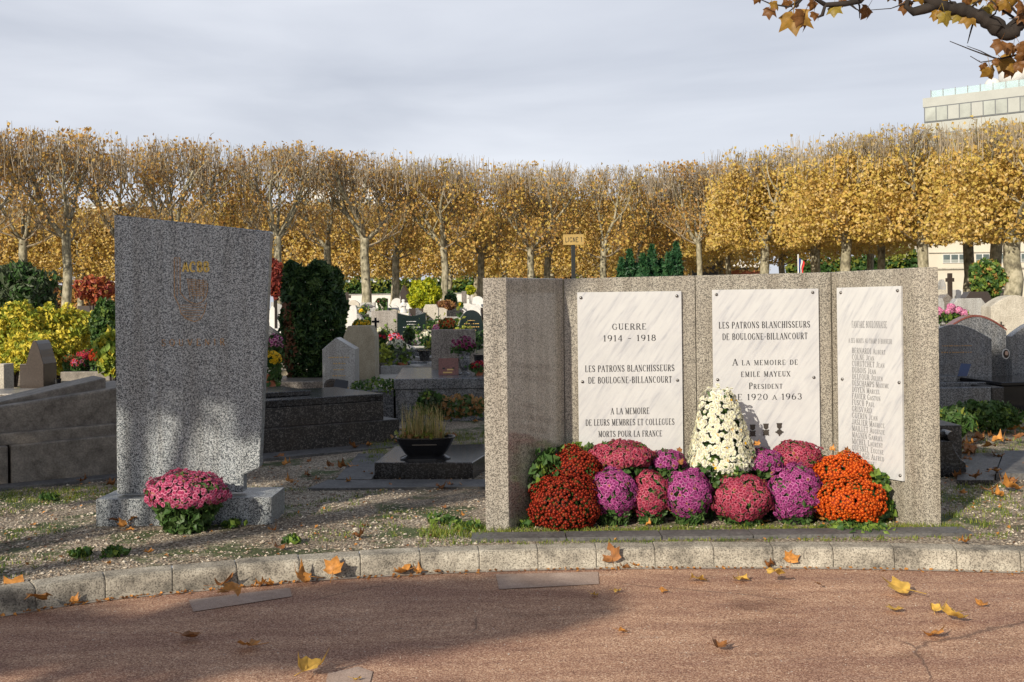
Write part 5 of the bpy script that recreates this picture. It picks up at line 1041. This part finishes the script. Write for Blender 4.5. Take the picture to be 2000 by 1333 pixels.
# low cream building at the right
Yb=78; xa=at(1815,598,Yb).x; xb=at(2150,598,Yb).x; gz=H(Yb)
o=empty('low_building',(xa,Yb,gz),0,'low cream building with banded windows behind the right-hand trunks','building'); zl=lambda py:at(1900,py,Yb).z-gz
mb=MB(); mb.box(0,xb-xa,0,10,-.5,zl(455)); mb.build('wall',M['beige'],o); mb=MB(); mb.box(-.02,xb-xa,-.14,-.003,zl(526),zl(523)); mb.box(-.02,xb-xa,-.10,-.003,zl(494),zl(492.5)); mb.build('ledge',M['cream'],o)
mb=MB(); mb.box(-.3,xb-xa,-.3,10,zl(455)+.003,zl(450)); mb.build('roof',M['beige'],o)
for (p0,p1,k) in ((1842,1889,3),(1906,1934,2),(1955,1968,1),(1982,2020,3)):
    x0,x1=at(p0,598,Yb).x-xa,at(p1,598,Yb).x-xa; f=MB(); f.box(x0,x1,-.06,-.002,zl(514),zl(496)); fo=f.build('window',M['wframe'],o)
    for i in range(k):
        u0=x0+(x1-x0)*(i+.06)/k; u1=x0+(x1-x0)*(i+.88)/k; g2=MB(); g2.box(u0,u1,-.075,-.062,zl(512.5),zl(497.5)); g2.build('pane',M['glass'],fo); g2=MB(); g2.box(u0,u1,-.079,-.0755,zl(512.5),zl(507)); g2.build('lower_pane',M['blind'],fo)
# tower block top right
P0=at(1807,598,120); d=Vector((8.1,-6.2,0)).normalized(); o=empty('office_tower',(P0.x,120,H(120)),math.atan2(d.y,d.x),'tall pale grey office block with a glass roof balustrade rising above the trees','building')
ht=24.2-H(120); LW=40
mb=MB(); mb.box(.9,LW,0.3,14,-.5,ht-2.6); mb.build('wall',M['grayfac'],o)
mb=MB(); mb.box(0,LW,0,14.4,ht-1.0,ht); mb.build('parapet',M['grayfac'],o)
for j in range(3):
    zt3=ht-1.0-j*3.0
    mb=MB(); mb.box(.12,LW-.2,.02,.28,zt3-1.75,zt3-.003); wo=mb.build('window_band',M['frame'],o)
    if j: mb=MB(); mb.box(.1,LW,.01,.5,zt3+.003,zt3+1.2); mb.build('spandrel',M['grayfac'],o)
    for i in range(16):
        x=.25+i*1.23; mb=MB(); mb.box(x,x+1.13,-.03,.015,zt3-1.62,zt3-.12); mb.build('pane',M['blind' if (i*7+j*3)%5<3 else 'grayfac'],wo)
mb=MB(); mb.box(.7,LW,.7,.76,ht+.003,ht+.85); mb.box(.7,.76,.77,9,ht+.003,ht+.85); mb.build('glass_balustrade',M['bglass'],o)
for i in range(12): mb=MB(); mb.box(.68+i*1.3,.74+i*1.3,.62,.69,ht+.002,ht+.95); mb.build('balustrade_post',M['steel'],o)
for k,(x,r,zc) in enumerate(((6.6,.85,1.0),(8.6,1.5,1.9),(11.2,1.9,2.1),(5.6,.5,.7))):
    mb=MB(); mb.lathe([(r*math.sin(PI*i/12)+.001,zc-r*math.cos(PI*i/12)) for i in range(13)],c=(x,3+k*.6,ht),n=24); mb.box(x-.1,x+.1,2.9+k*.6,3.1+k*.6,ht,ht+zc-r*.8); mb.build('white_radome',M['white'],o,smooth=True)
# flag
Yf=30; o=empty('flagpole',(at(1560,600,Yf).x,Yf,H(Yf)),0,'white pole with a drooping blue, white and red flag behind the memorial','flagpole'); zf=at(1560,497,Yf).z-H(Yf)
mb=MB(); mb.tube([(0,0,0),(0,0,zf)],.018,8); mb.build('pole',M['white'],o,smooth=True)
fl=MB(); zt4=zf-.10
def fcol(x): return 0 if x<.045 else (1 if x<.085 else 2)
nx,nz=12,10; vs=[(.018+.145*i/nx*(1-.25*j/nz)+.01*math.sin(j*.9),.03*math.sin(i*1.4+j*.35),zt4-.40*j/nz-.10*(i/nx)) for j in range(nz+1) for i in range(nx+1)]
for j in range(nz):
    for i in range(nx): fl.f.append((j*(nx+1)+i,j*(nx+1)+i+1,(j+1)*(nx+1)+i+1,(j+1)*(nx+1)+i)); fl.m.append(fcol(.14*i/nx))
fl.v=vs; fl.build('flag',[plain('flag_blue',(.02,.05,.25),.7),M['white'],plain('flag_red',(.62,.03,.03),.7)],o,smooth=True)
# ------------------------------------------------------------------ the near plane tree whose branch hangs into the picture
def leaf_outline():
    pts=[]; tips=[(90,1.0),(38,.92),(142,.92),(-12,.66),(192,.66)]; tips.sort()
    seq=[(-78,.30),(-40,.42),(-12,.68),(0,.55),(14,.56),(38,.95),(50,.66),(62,.60),(74,.74),(90,1.08),(106,.74),(118,.60),(130,.66),(142,.95),(166,.56),(180,.55),(192,.68),(220,.42),(258,.30)]
    return [(r*math.cos(math.radians(a)),r*math.sin(math.radians(a))) for a,r in seq]
LO=leaf_outline()
def leaf_mesh(name,m,curl=.3,fold=.2,wob=.1,seed=0,stem=True,size=.10):
    rr=random.Random(seed); mb=MB(); n=len(LO); ph=rr.random()*6; ax=rr.random()*6.28; ca,sa=math.cos(ax),math.sin(ax)
    def P(x,y):
        r2=x*x+y*y; u=x*ca+y*sa; z=curl*u*u+fold*abs(x)+wob*math.sin(5*x+ph)*math.cos(4*y+ph)
        k=1/(1+.5*abs(curl)*r2); return (x*k*size,y*k*size,z*size)
    vs=[P(0,.0)]+[P(x*.5,y*.5) for x,y in LO]+[P(x,y) for x,y in LO]
    fs=[(0,1+i,1+(i+1)) for i in range(n-1)]+[(1+i,1+n+i,1+n+i+1,1+i+1) for i in range(n-1)]+[(0,n,1)]
    mb.add(vs,fs)
    if stem: mb.tube([P(0,0),P(0,-.35),(rr.uniform(-.3,.3)*size,-.95*size,.15*size)],[.012*size*2,.018*size,.016*size],4)
    return mb.mesh(name,M[m],True)
def place_leaf(me,loc,rot,sc,label,group,name='fallen_leaf',parent=None,cat='leaf'):
    o=bpy.data.objects.new(name,me); COL.objects.link(o); o.location=loc; o.rotation_euler=rot; o.scale=(sc,sc,sc)
    if parent: o.parent=parent
    else: tag(o,label,cat,group)
    return o
FL={}
for mi_ in (1,2,3):
    for k,(c_,f_,w_) in enumerate(((.35,.15,.10),(.7,-.2,.15),(.6,.35,.15),(-.45,.1,.18),(.9,.3,.22))): FL[(mi_,k)]=leaf_mesh('dry_leaf','fall%d'%mi_,c_,f_,w_,seed=mi_*10+k)
CLF=[leaf_mesh('hanging_leaf',m,c_,f_,w_,seed=90+k) for k,(m,c_,f_,w_) in enumerate((('h_or_unlit',.3,.15,.12),('h_br_unlit',.4,.25,.15),('h_yg_unlit',.3,.1,.1),('h_or_unlit',.5,.3,.15),('h_br_unlit',.8,.3,.2)))]
YN=4.6
o=empty('plane_tree',(4.3,YN+.3,0),0,'near plane tree whose leafy branch hangs into the top right corner','tree'); OL=Vector((4.3,YN+.3,0))
mb=MB(); mb.tube([(0,0,-.2),(.03,0,1.2),(-.02,.03,2.6),(.03,0,4.2),(.0,.1,5.5)],[.26,.22,.20,.15,.10],12)
B=lambda px,py,Y=YN: at(px,py,Y)-OL
main=[Vector((-.0,.03,2.3)),B(2120,-15),B(2040,20),B(1995,42),B(1967,66),B(1935,45),B(1905,30),B(1870,18),B(1838,12),B(1800,-6),B(1755,-25),B(1700,-22),B(1665,-8),B(1640,-16)]
mr=[.10,.05,.042,.036,.034,.032,.029,.027,.024,.022,.020,.018,.016,.012]; mc=catmull(main,6); rk=random.Random(2)
mb.tube([p+Vector((rk.uniform(-.004,.004),0,rk.uniform(-.004,.004))) for p in mc],[float(np.interp(i/6,range(14),mr))*rk.uniform(.84,1.2) for i in range(len(mc))],9)
for k in range(22):
    i=rk.randrange(12,len(mc)-2); a=mc[i]; dd=Vector((rk.uniform(-1,1),rk.uniform(-1,1),rk.uniform(-.35,.6))).normalized()*rk.uniform(.05,.16); mb.tube([a,a+dd*.5+Vector((rk.uniform(-.02,.02),0,rk.uniform(-.02,.02))),a+dd],[.006,.004,.0018],5)
for pts,r in (([B(1830,12),B(1805,18),B(1785,24),B(1770,14),B(1775,-12)],[.02,.022,.018,.012,.01]),([B(1700,-22),B(1680,2),B(1650,8),B(1612,10),B(1606,30),B(1598,34)],[.014,.013,.012,.011,.008,.004]),([B(1612,10),B(1590,-4),B(1560,-20)],[.01,.008,.006]),([B(1580,-10),B(1540,14),B(1505,8),B(1480,-3),B(1460,-6)],[.006,.004,.003,.002,.0015]),
  ([B(1570,-5),B(1555,12),B(1540,24)],[.005,.004,.002]),([B(1660,8),B(1672,18),B(1680,22)],[.006,.003,.002]),([B(1700,20),B(1740,17),B(1765,8),B(1790,2)],[.0015,.002,.003,.004]),
  ([B(2060,120),B(2010,100),B(1985,108),B(1950,116),B(1925,108),B(1895,97),B(1855,81)],[.008,.006,.005,.004,.003,.0025,.0015]),([B(1940,113),B(1915,100),B(1888,90)],[.003,.002,.001]),([B(1945,118),B(1915,122),B(1895,110)],[.003,.002,.0015]),([B(2080,30),B(2060,120)],[.014,.009]),
  ([B(1967,66),B(1990,30),B(1960,0),B(1930,-20)],[.010,.007,.004,.003]),([B(1980,35),B(1950,15),B(1930,-5)],[.006,.004,.002])):
    mb.tube(pts,r,6)
mb.build('trunk',M['darkbark'],o,smooth=True)
rr=random.Random(4)
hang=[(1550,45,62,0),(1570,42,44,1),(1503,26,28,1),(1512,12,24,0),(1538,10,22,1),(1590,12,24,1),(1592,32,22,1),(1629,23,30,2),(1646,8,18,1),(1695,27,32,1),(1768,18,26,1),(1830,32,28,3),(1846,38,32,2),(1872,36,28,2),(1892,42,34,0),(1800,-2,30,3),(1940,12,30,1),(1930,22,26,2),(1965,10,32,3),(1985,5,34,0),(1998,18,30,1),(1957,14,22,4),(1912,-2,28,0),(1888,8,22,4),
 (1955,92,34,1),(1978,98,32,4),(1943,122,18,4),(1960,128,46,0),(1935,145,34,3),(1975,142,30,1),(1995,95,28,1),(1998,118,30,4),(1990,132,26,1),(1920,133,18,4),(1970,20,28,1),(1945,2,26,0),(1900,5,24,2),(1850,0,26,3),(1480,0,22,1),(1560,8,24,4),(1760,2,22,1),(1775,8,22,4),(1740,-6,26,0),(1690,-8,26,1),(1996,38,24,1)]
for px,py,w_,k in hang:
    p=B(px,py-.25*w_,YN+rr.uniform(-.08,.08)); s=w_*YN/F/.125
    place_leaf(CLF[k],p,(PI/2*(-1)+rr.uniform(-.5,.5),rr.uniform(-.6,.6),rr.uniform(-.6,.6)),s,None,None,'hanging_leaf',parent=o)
# crown out of the picture, higher up
nr=np.random.default_rng(8); P=nr.normal(size=(2600,3))*np.array([1.2,1.2,.9])+np.array([1.2,1.0,5.4]); P=P[(P[:,2]>3.9)]
mb=MB(); leaf_cloud(mb,P,.16,nr.integers(0,3,len(P)),1.2,rng=nr)
for k in range(9): a=k*.7; mb.tube([(0,0,3.6+.1*k),(math.cos(a)*.9,math.sin(a)*.9,4.6),(math.cos(a)*1.6+1,math.sin(a)*1.6+.8,5.8)],[.06,.04,.01],5,mi=3)
mb.build('crown',[M['l_or'],M['l_br'],M['l_yg'],M['darkbark']],o)
# ------------------------------------------------------------------ plane trees standing outside the frame, whose shade falls on the graves
def shade_tree(x,y,zc,rx,ry,rz,n,tx,ty,label,ls=.17,seed=0,thr=-1.0):
    nr=np.random.default_rng(seed+500); o=empty('plane_tree',(tx,ty,0),0,label,'tree','plane trees along the path beside the camera'); mb=MB(); cx_,cy_=x-tx,y-ty
    mb.tube([(0,0,-.2),(.05,0,zc*.35),(cx_*.1,cy_*.1,zc*.6)],[.20,.17,.15],9)
    for k in range(6): a=k*1.05; mb.tube([(cx_*.1,cy_*.1,zc*.59),(cx_*.6+math.cos(a)*rx*.3,cy_*.6+math.sin(a)*ry*.3,zc-.2*rz),(cx_+math.cos(a)*rx*.85,cy_+math.sin(a)*ry*.85,zc+rz*.5*math.sin(k*2))],[.07,.045,.012],5)
    mb.build('trunk',M['bark'],o,smooth=True)
    D=nr.normal(size=(n,3)); D/=np.linalg.norm(D,axis=1,keepdims=True); P=D*(nr.random((n,1))**.45)*np.array([rx,ry,rz]); ph=nr.random(3)*6
    keep=(np.sin(P[:,0]*2.6+ph[0])+np.sin(P[:,1]*2.9+ph[1])+np.sin(P[:,2]*3.3+ph[2]))>thr
    P=P[keep]+np.array([cx_,cy_,zc]); mb=MB(); leaf_cloud(mb,P,ls,nr.integers(0,3,len(P)),1.2,rng=nr); mb.build('crown',[M['l_gold'],M['l_or'],M['l_br']],o)
def over(tx,ty,tz,zc):        # where a crown at height zc must stand to shade the place (tx,ty,tz)
    k=(zc-tz)/math.tan(SUN_EL); return (tx+SUN_H[0]*k,ty+SUN_H[1]*k,zc)
SH=[(over(-2.6,8.1,1.9,6.6),1.5,1.5,1.05,5200,(-9.5,-1.5),'top of the stele',-1.2),
 (over(-4.4,10.4,.4,6.0),2.2,1.6,1.0,5200,(-12.5,-1.0),'left tomb',-.6),
 (over(-2.0,12.6,.6,6.4),2.6,2.2,1.5,13000,(-11,2.5),'middle graves',-1.6),(over(-.6,13.2,.6,6.4),1.7,2.0,1.4,8000,(-9.6,4.6),'planter and granite ledgers',-1.6),
 (over(-1.6,17.3,.9,6.8),2.6,2.0,1.3,9000,(-11.5,7.5),'pentagonal headstones',-1.2),
 (over(.0,20.5,1.0,7.2),2.6,1.4,1.1,6500,(-11.8,10.5),'small graves behind the dark green headstone',-1.2),
 (over(6.4,13.9,.7,9.0),2.4,1.6,1.3,9000,(-10.5,-3.6),'graves right of the memorial',-1.6),
 (over(-1.5,5.95,-.1,6.0),1.5,.75,.22,2500,(-11.5,-6.0),'left half of the road',-.5),
 (over(-.8,6.05,-.1,6.2),1.3,.45,.3,2600,(-11.0,-7.6),'road by the pale patch',-.5),
 (over(-3.4,5.4,-.1,6.2),1.0,.6,.4,2600,(-13.0,-6.6),'left bottom corner of the road',-.3)]
for i,s in enumerate(SH): shade_tree(*s[0],*s[1:5],*s[5],'plane tree outside the frame shading the '+s[6],seed=i,thr=s[7])
# ------------------------------------------------------------------ fallen leaves
GR='fallen plane leaves'
def fallen(px,py,wpx,label,z=None,tone=None,k=None,up=0.0,seed=None,sun=None):
    p=gnd(px,py,z) if z is not None else gnd(px,py); s=wpx*p.y/F/.125; s*=1.12 if (z is not None and not up) else 1; rr=random.Random(int(px*7+py)); tone=tone or rr.choice((1,1,2,2)); k=rr.randrange(5) if k is None else k
    rot=(up+rr.uniform(-.25,.25),rr.uniform(-.3,.3),rr.uniform(0,6.28)) if not up else (up,rr.uniform(-.3,.3),rr.uniform(-.5,.5))
    if k==3: rot=(rot[0]+PI*0,rot[1],rot[2]); 
    lift=.022*s if k!=3 else .09*s
    if up: lift=.06*s
    return place_leaf(FL[(tone,k)],p+Vector((0,0,lift+.004)),rot,s,label,GR)
rd=[(25,1184,52,1,'largest curled brown leaf against the kerb at the left edge'),(71,1201,44,1,'crumpled brown leaf leaning on another at the left end of the kerb'),(143,1182,20,1,'small brown leaf under the kerb, right of the crumpled pair'),(433,1150,38,2,'upright brown leaf leaning on the kerb left of the two small ones'),(508,1147,24,1,'brown leaf at the kerb foot beside a smaller one'),(530,1146,18,1,'small brown leaf right of another at the kerb foot'),(597,1141,40,1,'flat orange leaf on the kerb edge left of the tall upright one'),(652,1134,40,1,'upright orange leaf against the kerb below the gravel patch'),(459,1188,46,1,'curled leaf on the pale patch of the road'),(366,1252,40,2,'dark flat leaf on the shaded road'),(492,1270,44,1,'arched orange leaf on the left half of the road'),(600,1322,56,3,'big yellow-orange leaf at the bottom edge of the photo'),
 (790,1124,36,1,'brown leaf at the kerb, first of three left of the pale patch'),(820,1123,22,1,'brown leaf at the kerb, middle of three left of the pale patch'),(851,1121,18,2,'small brown leaf at the kerb, last of three left of the pale patch'),(1196,1110,40,2,'brown leaf against the kerb right of the pale patch, largest of three'),(1222,1110,18,2,'small dark brown leaf between two others against the kerb'),(1242,1109,20,1,'small brown leaf right of a dark one against the kerb'),(1159,1165,17,3,'small upright yellow leaf on the road below the pale patch'),(1203,1158,16,3,'tiny pale leaf right of the small upright yellow one'),(1297,1157,16,1,'tiny orange leaf on the road below the memorial'),(1213,1237,20,1,'tiny orange leaf alone on the sunlit road'),(694,1331,18,3,'small yellow leaf at the bottom edge near the grey patch'),
 (1361,1137,32,3,'pointed yellow leaf on the road, leftmost of a loose row of three'),(1446,1136,30,3,'rounded yellow leaf on the road, middle of a loose row of three'),(1514,1144,34,3,'cupped yellow leaf with an upright stalk, right of a loose row of three'),(1597,1152,15,2,'tiny curled leaf right of the cupped yellow one'),(1762,1163,54,3,'large bright yellow leaf with a long stalk on the road'),(1752,1198,30,3,'folded yellow-brown leaf below the large bright yellow one'),(1828,1200,30,3,'pale yellow leaf touching a larger arched one'),(1862,1215,52,3,'large arched yellow leaf at the right of the road'),(1917,1187,22,1,'small orange leaf with a long stalk near the oil stain'),(1823,1247,42,1,'crumpled orange leaf lowest on the right of the road'),(1402,1272,34,2,'dark greenish leaf on the sunlit road'),(1507,1109,22,2,'dark brown leaf on the kerb foot left of a paler one'),(1545,1109,30,1,'tan leaf against the kerb beside a dark brown one')]
for px,py,w_,t,lab in rd:
    kerbside=py<1150 and any(abs(px-q)<3 for q in (433,652,1196,1545)) or px in (25,)
    fallen(px,py,w_,lab,z=RZ+.002,tone=t,up=1.0 if kerbside else 0.0,k=(0 if kerbside else None))
gl=[(222,1030,20),(243,1032,24),(262,1028,22),(283,1020,24),(298,1022,20),(250,1040,18),(290,1084,20),(549,1075,32),(534,1040,18),(64,1028,16),(211,1103,14),(214,952,22),(158,944,24),(160,932,20),(568,947,24),(600,932,14),(859,957,24),(881,952,14),(866,995,14),(710,1031,14),(841,1048,12),(700,1053,28),(620,940,16),(648,915,22),(670,918,22),(688,916,26),(545,908,24),(560,912,20),(500,930,26),(690,878,24),(718,873,16),(715,928,14),(727,931,16),(604,905,12),(680,945,16),(760,952,14),(905,952,16),(905,1010,12)]
def glab(px,py):
    if py<960 and px<260: return 'dry orange leaf on the gravel strip in front of the left tomb'
    if px<310 and py<1045: return 'brown leaf piled against the plinth of the tall stele, left of the pink flowers'
    if py>1000 and px<330: return 'small brown leaf on the gravel between the stele and the kerb'
    if py>1000 and px<620: return 'brown leaf on the gravel just right of the stele plinth'
    if py>1000: return 'brown leaf on the gravel between the stele and the memorial, near the kerb'
    if px<640: return 'orange-brown leaf on the gravel behind the right side of the stele'
    if px<740: return 'curled brown leaf on or beside the dark paving left of the planter slab'
    return 'orange leaf on the gravel in front of the planter slab'
for q in gl: fallen(*q,label=glab(q[0],q[1]))
bl=[(1233,1018,20),(1266,1031,18),(1181,1015,18),(1606,1019,38),(1585,1016,28),(1493,1023,24),(1531,1012,24),(1737,1020,18),(1466,1014,16),(1320,1016,16),(1415,1016,16)]
for q in bl: fallen(*q,label='dry brown plane leaf at the foot of the chrysanthemum bed')
for q in ((1929,964,38),(1976,962,48),(1949,975,28),(1878,968,20),(1881,1064,24)): fallen(*q,label='orange leaf in the sun-edged grass at the right of the memorial')
rr=random.Random(17)
def litter():
    if LQ[1]<850: return 'under the low bushy plant'
    if LQ[1]<900: return 'beyond the dark flat step' if LQ[0]<1930 else 'at the edge of the photo'
    return 'beside the carved jardiniere' if LQ[0]<1930 else 'around the grey grave step'
LQ=[0,0]
def lq(a,b): LQ[0],LQ[1]=a,b; return a,b
for k in range(42): fallen(*lq(rr.uniform(1865,2000),rr.uniform(822,950)),rr.uniform(12,30),label='x',tone=rr.choice((1,2,2)))['label']='brown leaf littering the shaded ground %s, right of the memorial'%litter()
for k in range(26): fallen(rr.uniform(700,940),rr.uniform(795,870),rr.uniform(8,18),label='brown leaf scattered on the grass behind the planter',tone=rr.choice((1,2,2)))
for px,py,w_ in ((1640,893,30),(1693,930,24),(1610,935,26),(1478,868,26),(1330,905,22),(1327,880,18),(1488,950,26),(1625,880,22),(1655,882,20),(1110,885,18)):
    p=at(px,py,7.98); place_leaf(FL[(R.choice((1,2)),R.randrange(5))],p,(R.uniform(.4,1.2),R.uniform(-.4,.4),R.uniform(-.8,.8)),w_*7.98/F/.19,'dry leaf caught on top of the chrysanthemums in the flower bed','fallen leaves caught in the flower bed')
# fallen flower head
# ------------------------------------------------------------------ gravel pebbles and grass
nr=np.random.default_rng(77)
def inside_kerb(X,Y):
    ks=sorted(offs(kc,0.17),key=lambda p:p.x); return Y>np.interp(X,[p.x for p in ks],[p.y for p in ks])
n=30000; X=nr.uniform(-5,5,n); Y=6.3+4.5*nr.random(n)**1.3; k=inside_kerb(X,Y); X,Y=X[k],Y[k]
g=np.sin(X*2.3+Y*1.7)+np.sin(X*5.1-Y*4.3)*.6+nr.normal(size=len(X))*.5; k=(g<1.1)&~((X>-.2)&(X<3.1)&(Y<7.52)); X,Y=X[k],Y[k]; n=len(X)
s=np.clip(np.exp(nr.normal(-4.85,.42,n)),.003,.02); base=np.array([[1,0,0],[0,1,0],[-1,0,0],[0,-1,0],[0,0,.55],[0,0,-.4]]); V=base[None]*(s[:,None,None]*nr.uniform(.7,1.35,(n,6,1))); an=nr.random(n)*6.28; c_,s_=np.cos(an),np.sin(an)
V=np.stack([V[...,0]*c_[:,None]-V[...,1]*s_[:,None]*.8,V[...,0]*s_[:,None]+V[...,1]*c_[:,None]*.8,V[...,2]],-1)+np.stack([X,Y,np.array([H(y) for y in Y])+.002+s*.15],-1)[:,None]
Ft=np.array([[0,1,4],[1,2,4],[2,3,4],[3,0,4],[1,0,5],[2,1,5],[3,2,5],[0,3,5]]); mb=MB(); Fa=(Ft[None]+np.arange(n)[:,None,None]*6).reshape(-1,3); mb.arr(V.reshape(-1,3),Fa,np.repeat(nr.integers(0,3,n),8))
tag(mb.build('gravel',[plain('pebble_pale',(.54,.48,.39),.8,var=.3,scale=40),plain('pebble_tan',(.40,.33,.25),.8),plain('pebble_brown',(.20,.15,.11),.8)]),kind='stuff')
mb=MB(); rr=random.Random(9)
def tufts(n,f,h0,h1,sp,nb=(6,14),mi=(0,1),lean=.8):
    for _ in range(n):
        p=f()
        if p is None: continue
        blades(mb,p[0],p[1],rr.randint(*nb),h0,h1,sp,mi,H(p[1]) if p[1]>6.5 else 0,lean,rr,.003,R0=.035)
kx=sorted(offs(kc,0.17),key=lambda p:p.x); kx_=[p.x for p in kx]; ky_=[p.y for p in kx]
kin=lambda x,y: y>np.interp(x,kx_,ky_)
tufts(330,lambda:(rr.uniform(-.1,3.15),rr.uniform(7.5,7.66)),.015,.05,1.3)
tufts(90,lambda:(rr.uniform(-.2,3.3),rr.uniform(7.20,7.30)),.01,.03,1.3)
tufts(420,lambda:(rr.uniform(3.05,5.4),rr.uniform(7.25,9.3)),.015,.05,1.5)
def patchy():
    x,y=rr.uniform(-4.2,-.1),rr.uniform(6.3,9.6)
    if not kin(x,y): return None
    v=math.sin(x*2.1+y*1.3)+math.sin(x*5.3-y*3.9)*.8+math.sin(y*7+x)*.5
    return (x,y) if v>.75 else None
tufts(1500,patchy,.012,.040,1.5,(6,12),(0,1,2))
tufts(420,lambda:(rr.uniform(-1.6,-.0),rr.uniform(10.8,13.0)),.02,.07,1.6)
tufts(300,lambda:(rr.uniform(4.0,7),rr.uniform(9.8,13.2)),.02,.08,1.6)
tufts(80,lambda:(rr.uniform(-.65,-.15),rr.uniform(7.45,7.8)),.02,.07,1.8)
tufts(200,lambda:(rr.uniform(-4.5,-2.9),rr.uniform(9.0,9.7)),.02,.05,1.6)
tufts(300,lambda:(rr.uniform(6.0,8.0),rr.uniform(14.1,14.8)),.02,.08,1.8)
tag(mb.build('grass',[leafm('lawn_blade',(.13,.20,.03),trans=.3),leafm('lawn_blade_yellow',(.26,.28,.05),trans=.3),M['g_mid']]),kind='stuff')
# brown crumbs of leaf swept against the kerb foot and caught in the gravel
nr=np.random.default_rng(31); kf=catmull(kc,3); i=nr.integers(60,len(kf)-60,520); P=np.array([[kf[j].x,kf[j].y-.012-abs(nr.normal())*.03,RZ+.008] for j in i])
X=nr.uniform(-4,4.6,900); Y=6.6+nr.random(900)*4.2; k=inside_kerb(X,Y); Q=np.stack([X[k],Y[k],np.array([H(y) for y in Y[k]])+.012],1); P=np.concatenate([P,Q]); mc_=MB(); up_=np.tile(np.array([0,0,2.0]),(len(P),1))
leaf_cloud(mc_,P,.020,nr.integers(0,2,len(P)),1.3,rng=nr,nrm=up_); tag(mc_.build('leaf_litter',[M['fall1'],M['fall2']]),kind='stuff')
# broad weeds
WL=['green weed clump touching the right foot of the pink chrysanthemum','broad weed clump in the gravel left of the memorial end, the farther of two','green weeds right against the foot of the memorial left end','weed clump in the gravel near the left end of the kerb, left of its twin','weed clump in the gravel near the left end of the kerb, right of its twin','lone small weed clump in the gravel right of the stele plinth','green weeds at the foot of the magenta chrysanthemums','green weeds at the shaded foot of the left wing slab','green weeds at the foot of the sunlit orange chrysanthemum','green weeds under the dry leaves before the orange chrysanthemum','small weed clump at the foot of the big left tomb']
nr=np.random.default_rng(5); X=nr.uniform(-3.4,3.6,900); Y=nr.uniform(4.4,7.0,900); k=~inside_kerb(X,Y-.25)&(~inside_kerb(X,Y)); X,Y=X[k],Y[k]; n=len(X); s=nr.uniform(.002,.005,n)
V=base[None]*(s[:,None,None]*nr.uniform(.7,1.35,(n,6,1)))+np.stack([X,Y,np.full(n,RZ+.002)],-1)[:,None]; mb=MB(); Fa=(Ft[None]+np.arange(n)[:,None,None]*6).reshape(-1,3); mb.arr(V.reshape(-1,3),Fa,0)
tag(mb.build('road_grit',[plain('grit',(.55,.48,.40),.8)]),kind='stuff')
for i,(px,py,w_) in enumerate(((455,1030,30),(872,1022,60),(915,1035,50),(160,1088,34),(225,1086,34),(570,1062,24),(1165,1012,40),(1030,1030,40),(1700,1040,60),(1640,1036,40),(95,978,30))):
    p=gnd(px,py); s=w_*p.y/F/2; P=NR.normal(size=(70,3))*np.array([s*.6,s*.6,.012])+np.array([0,0,.03]); o=empty('weed_clump',p,0,WL[i],'weed','weeds in the gravel'); mb=MB(); leaf_cloud(mb,P,.035,NR.integers(0,2,70),1.6); mb.build('leaves',[M['g_mid'],M['g_lite']],o)
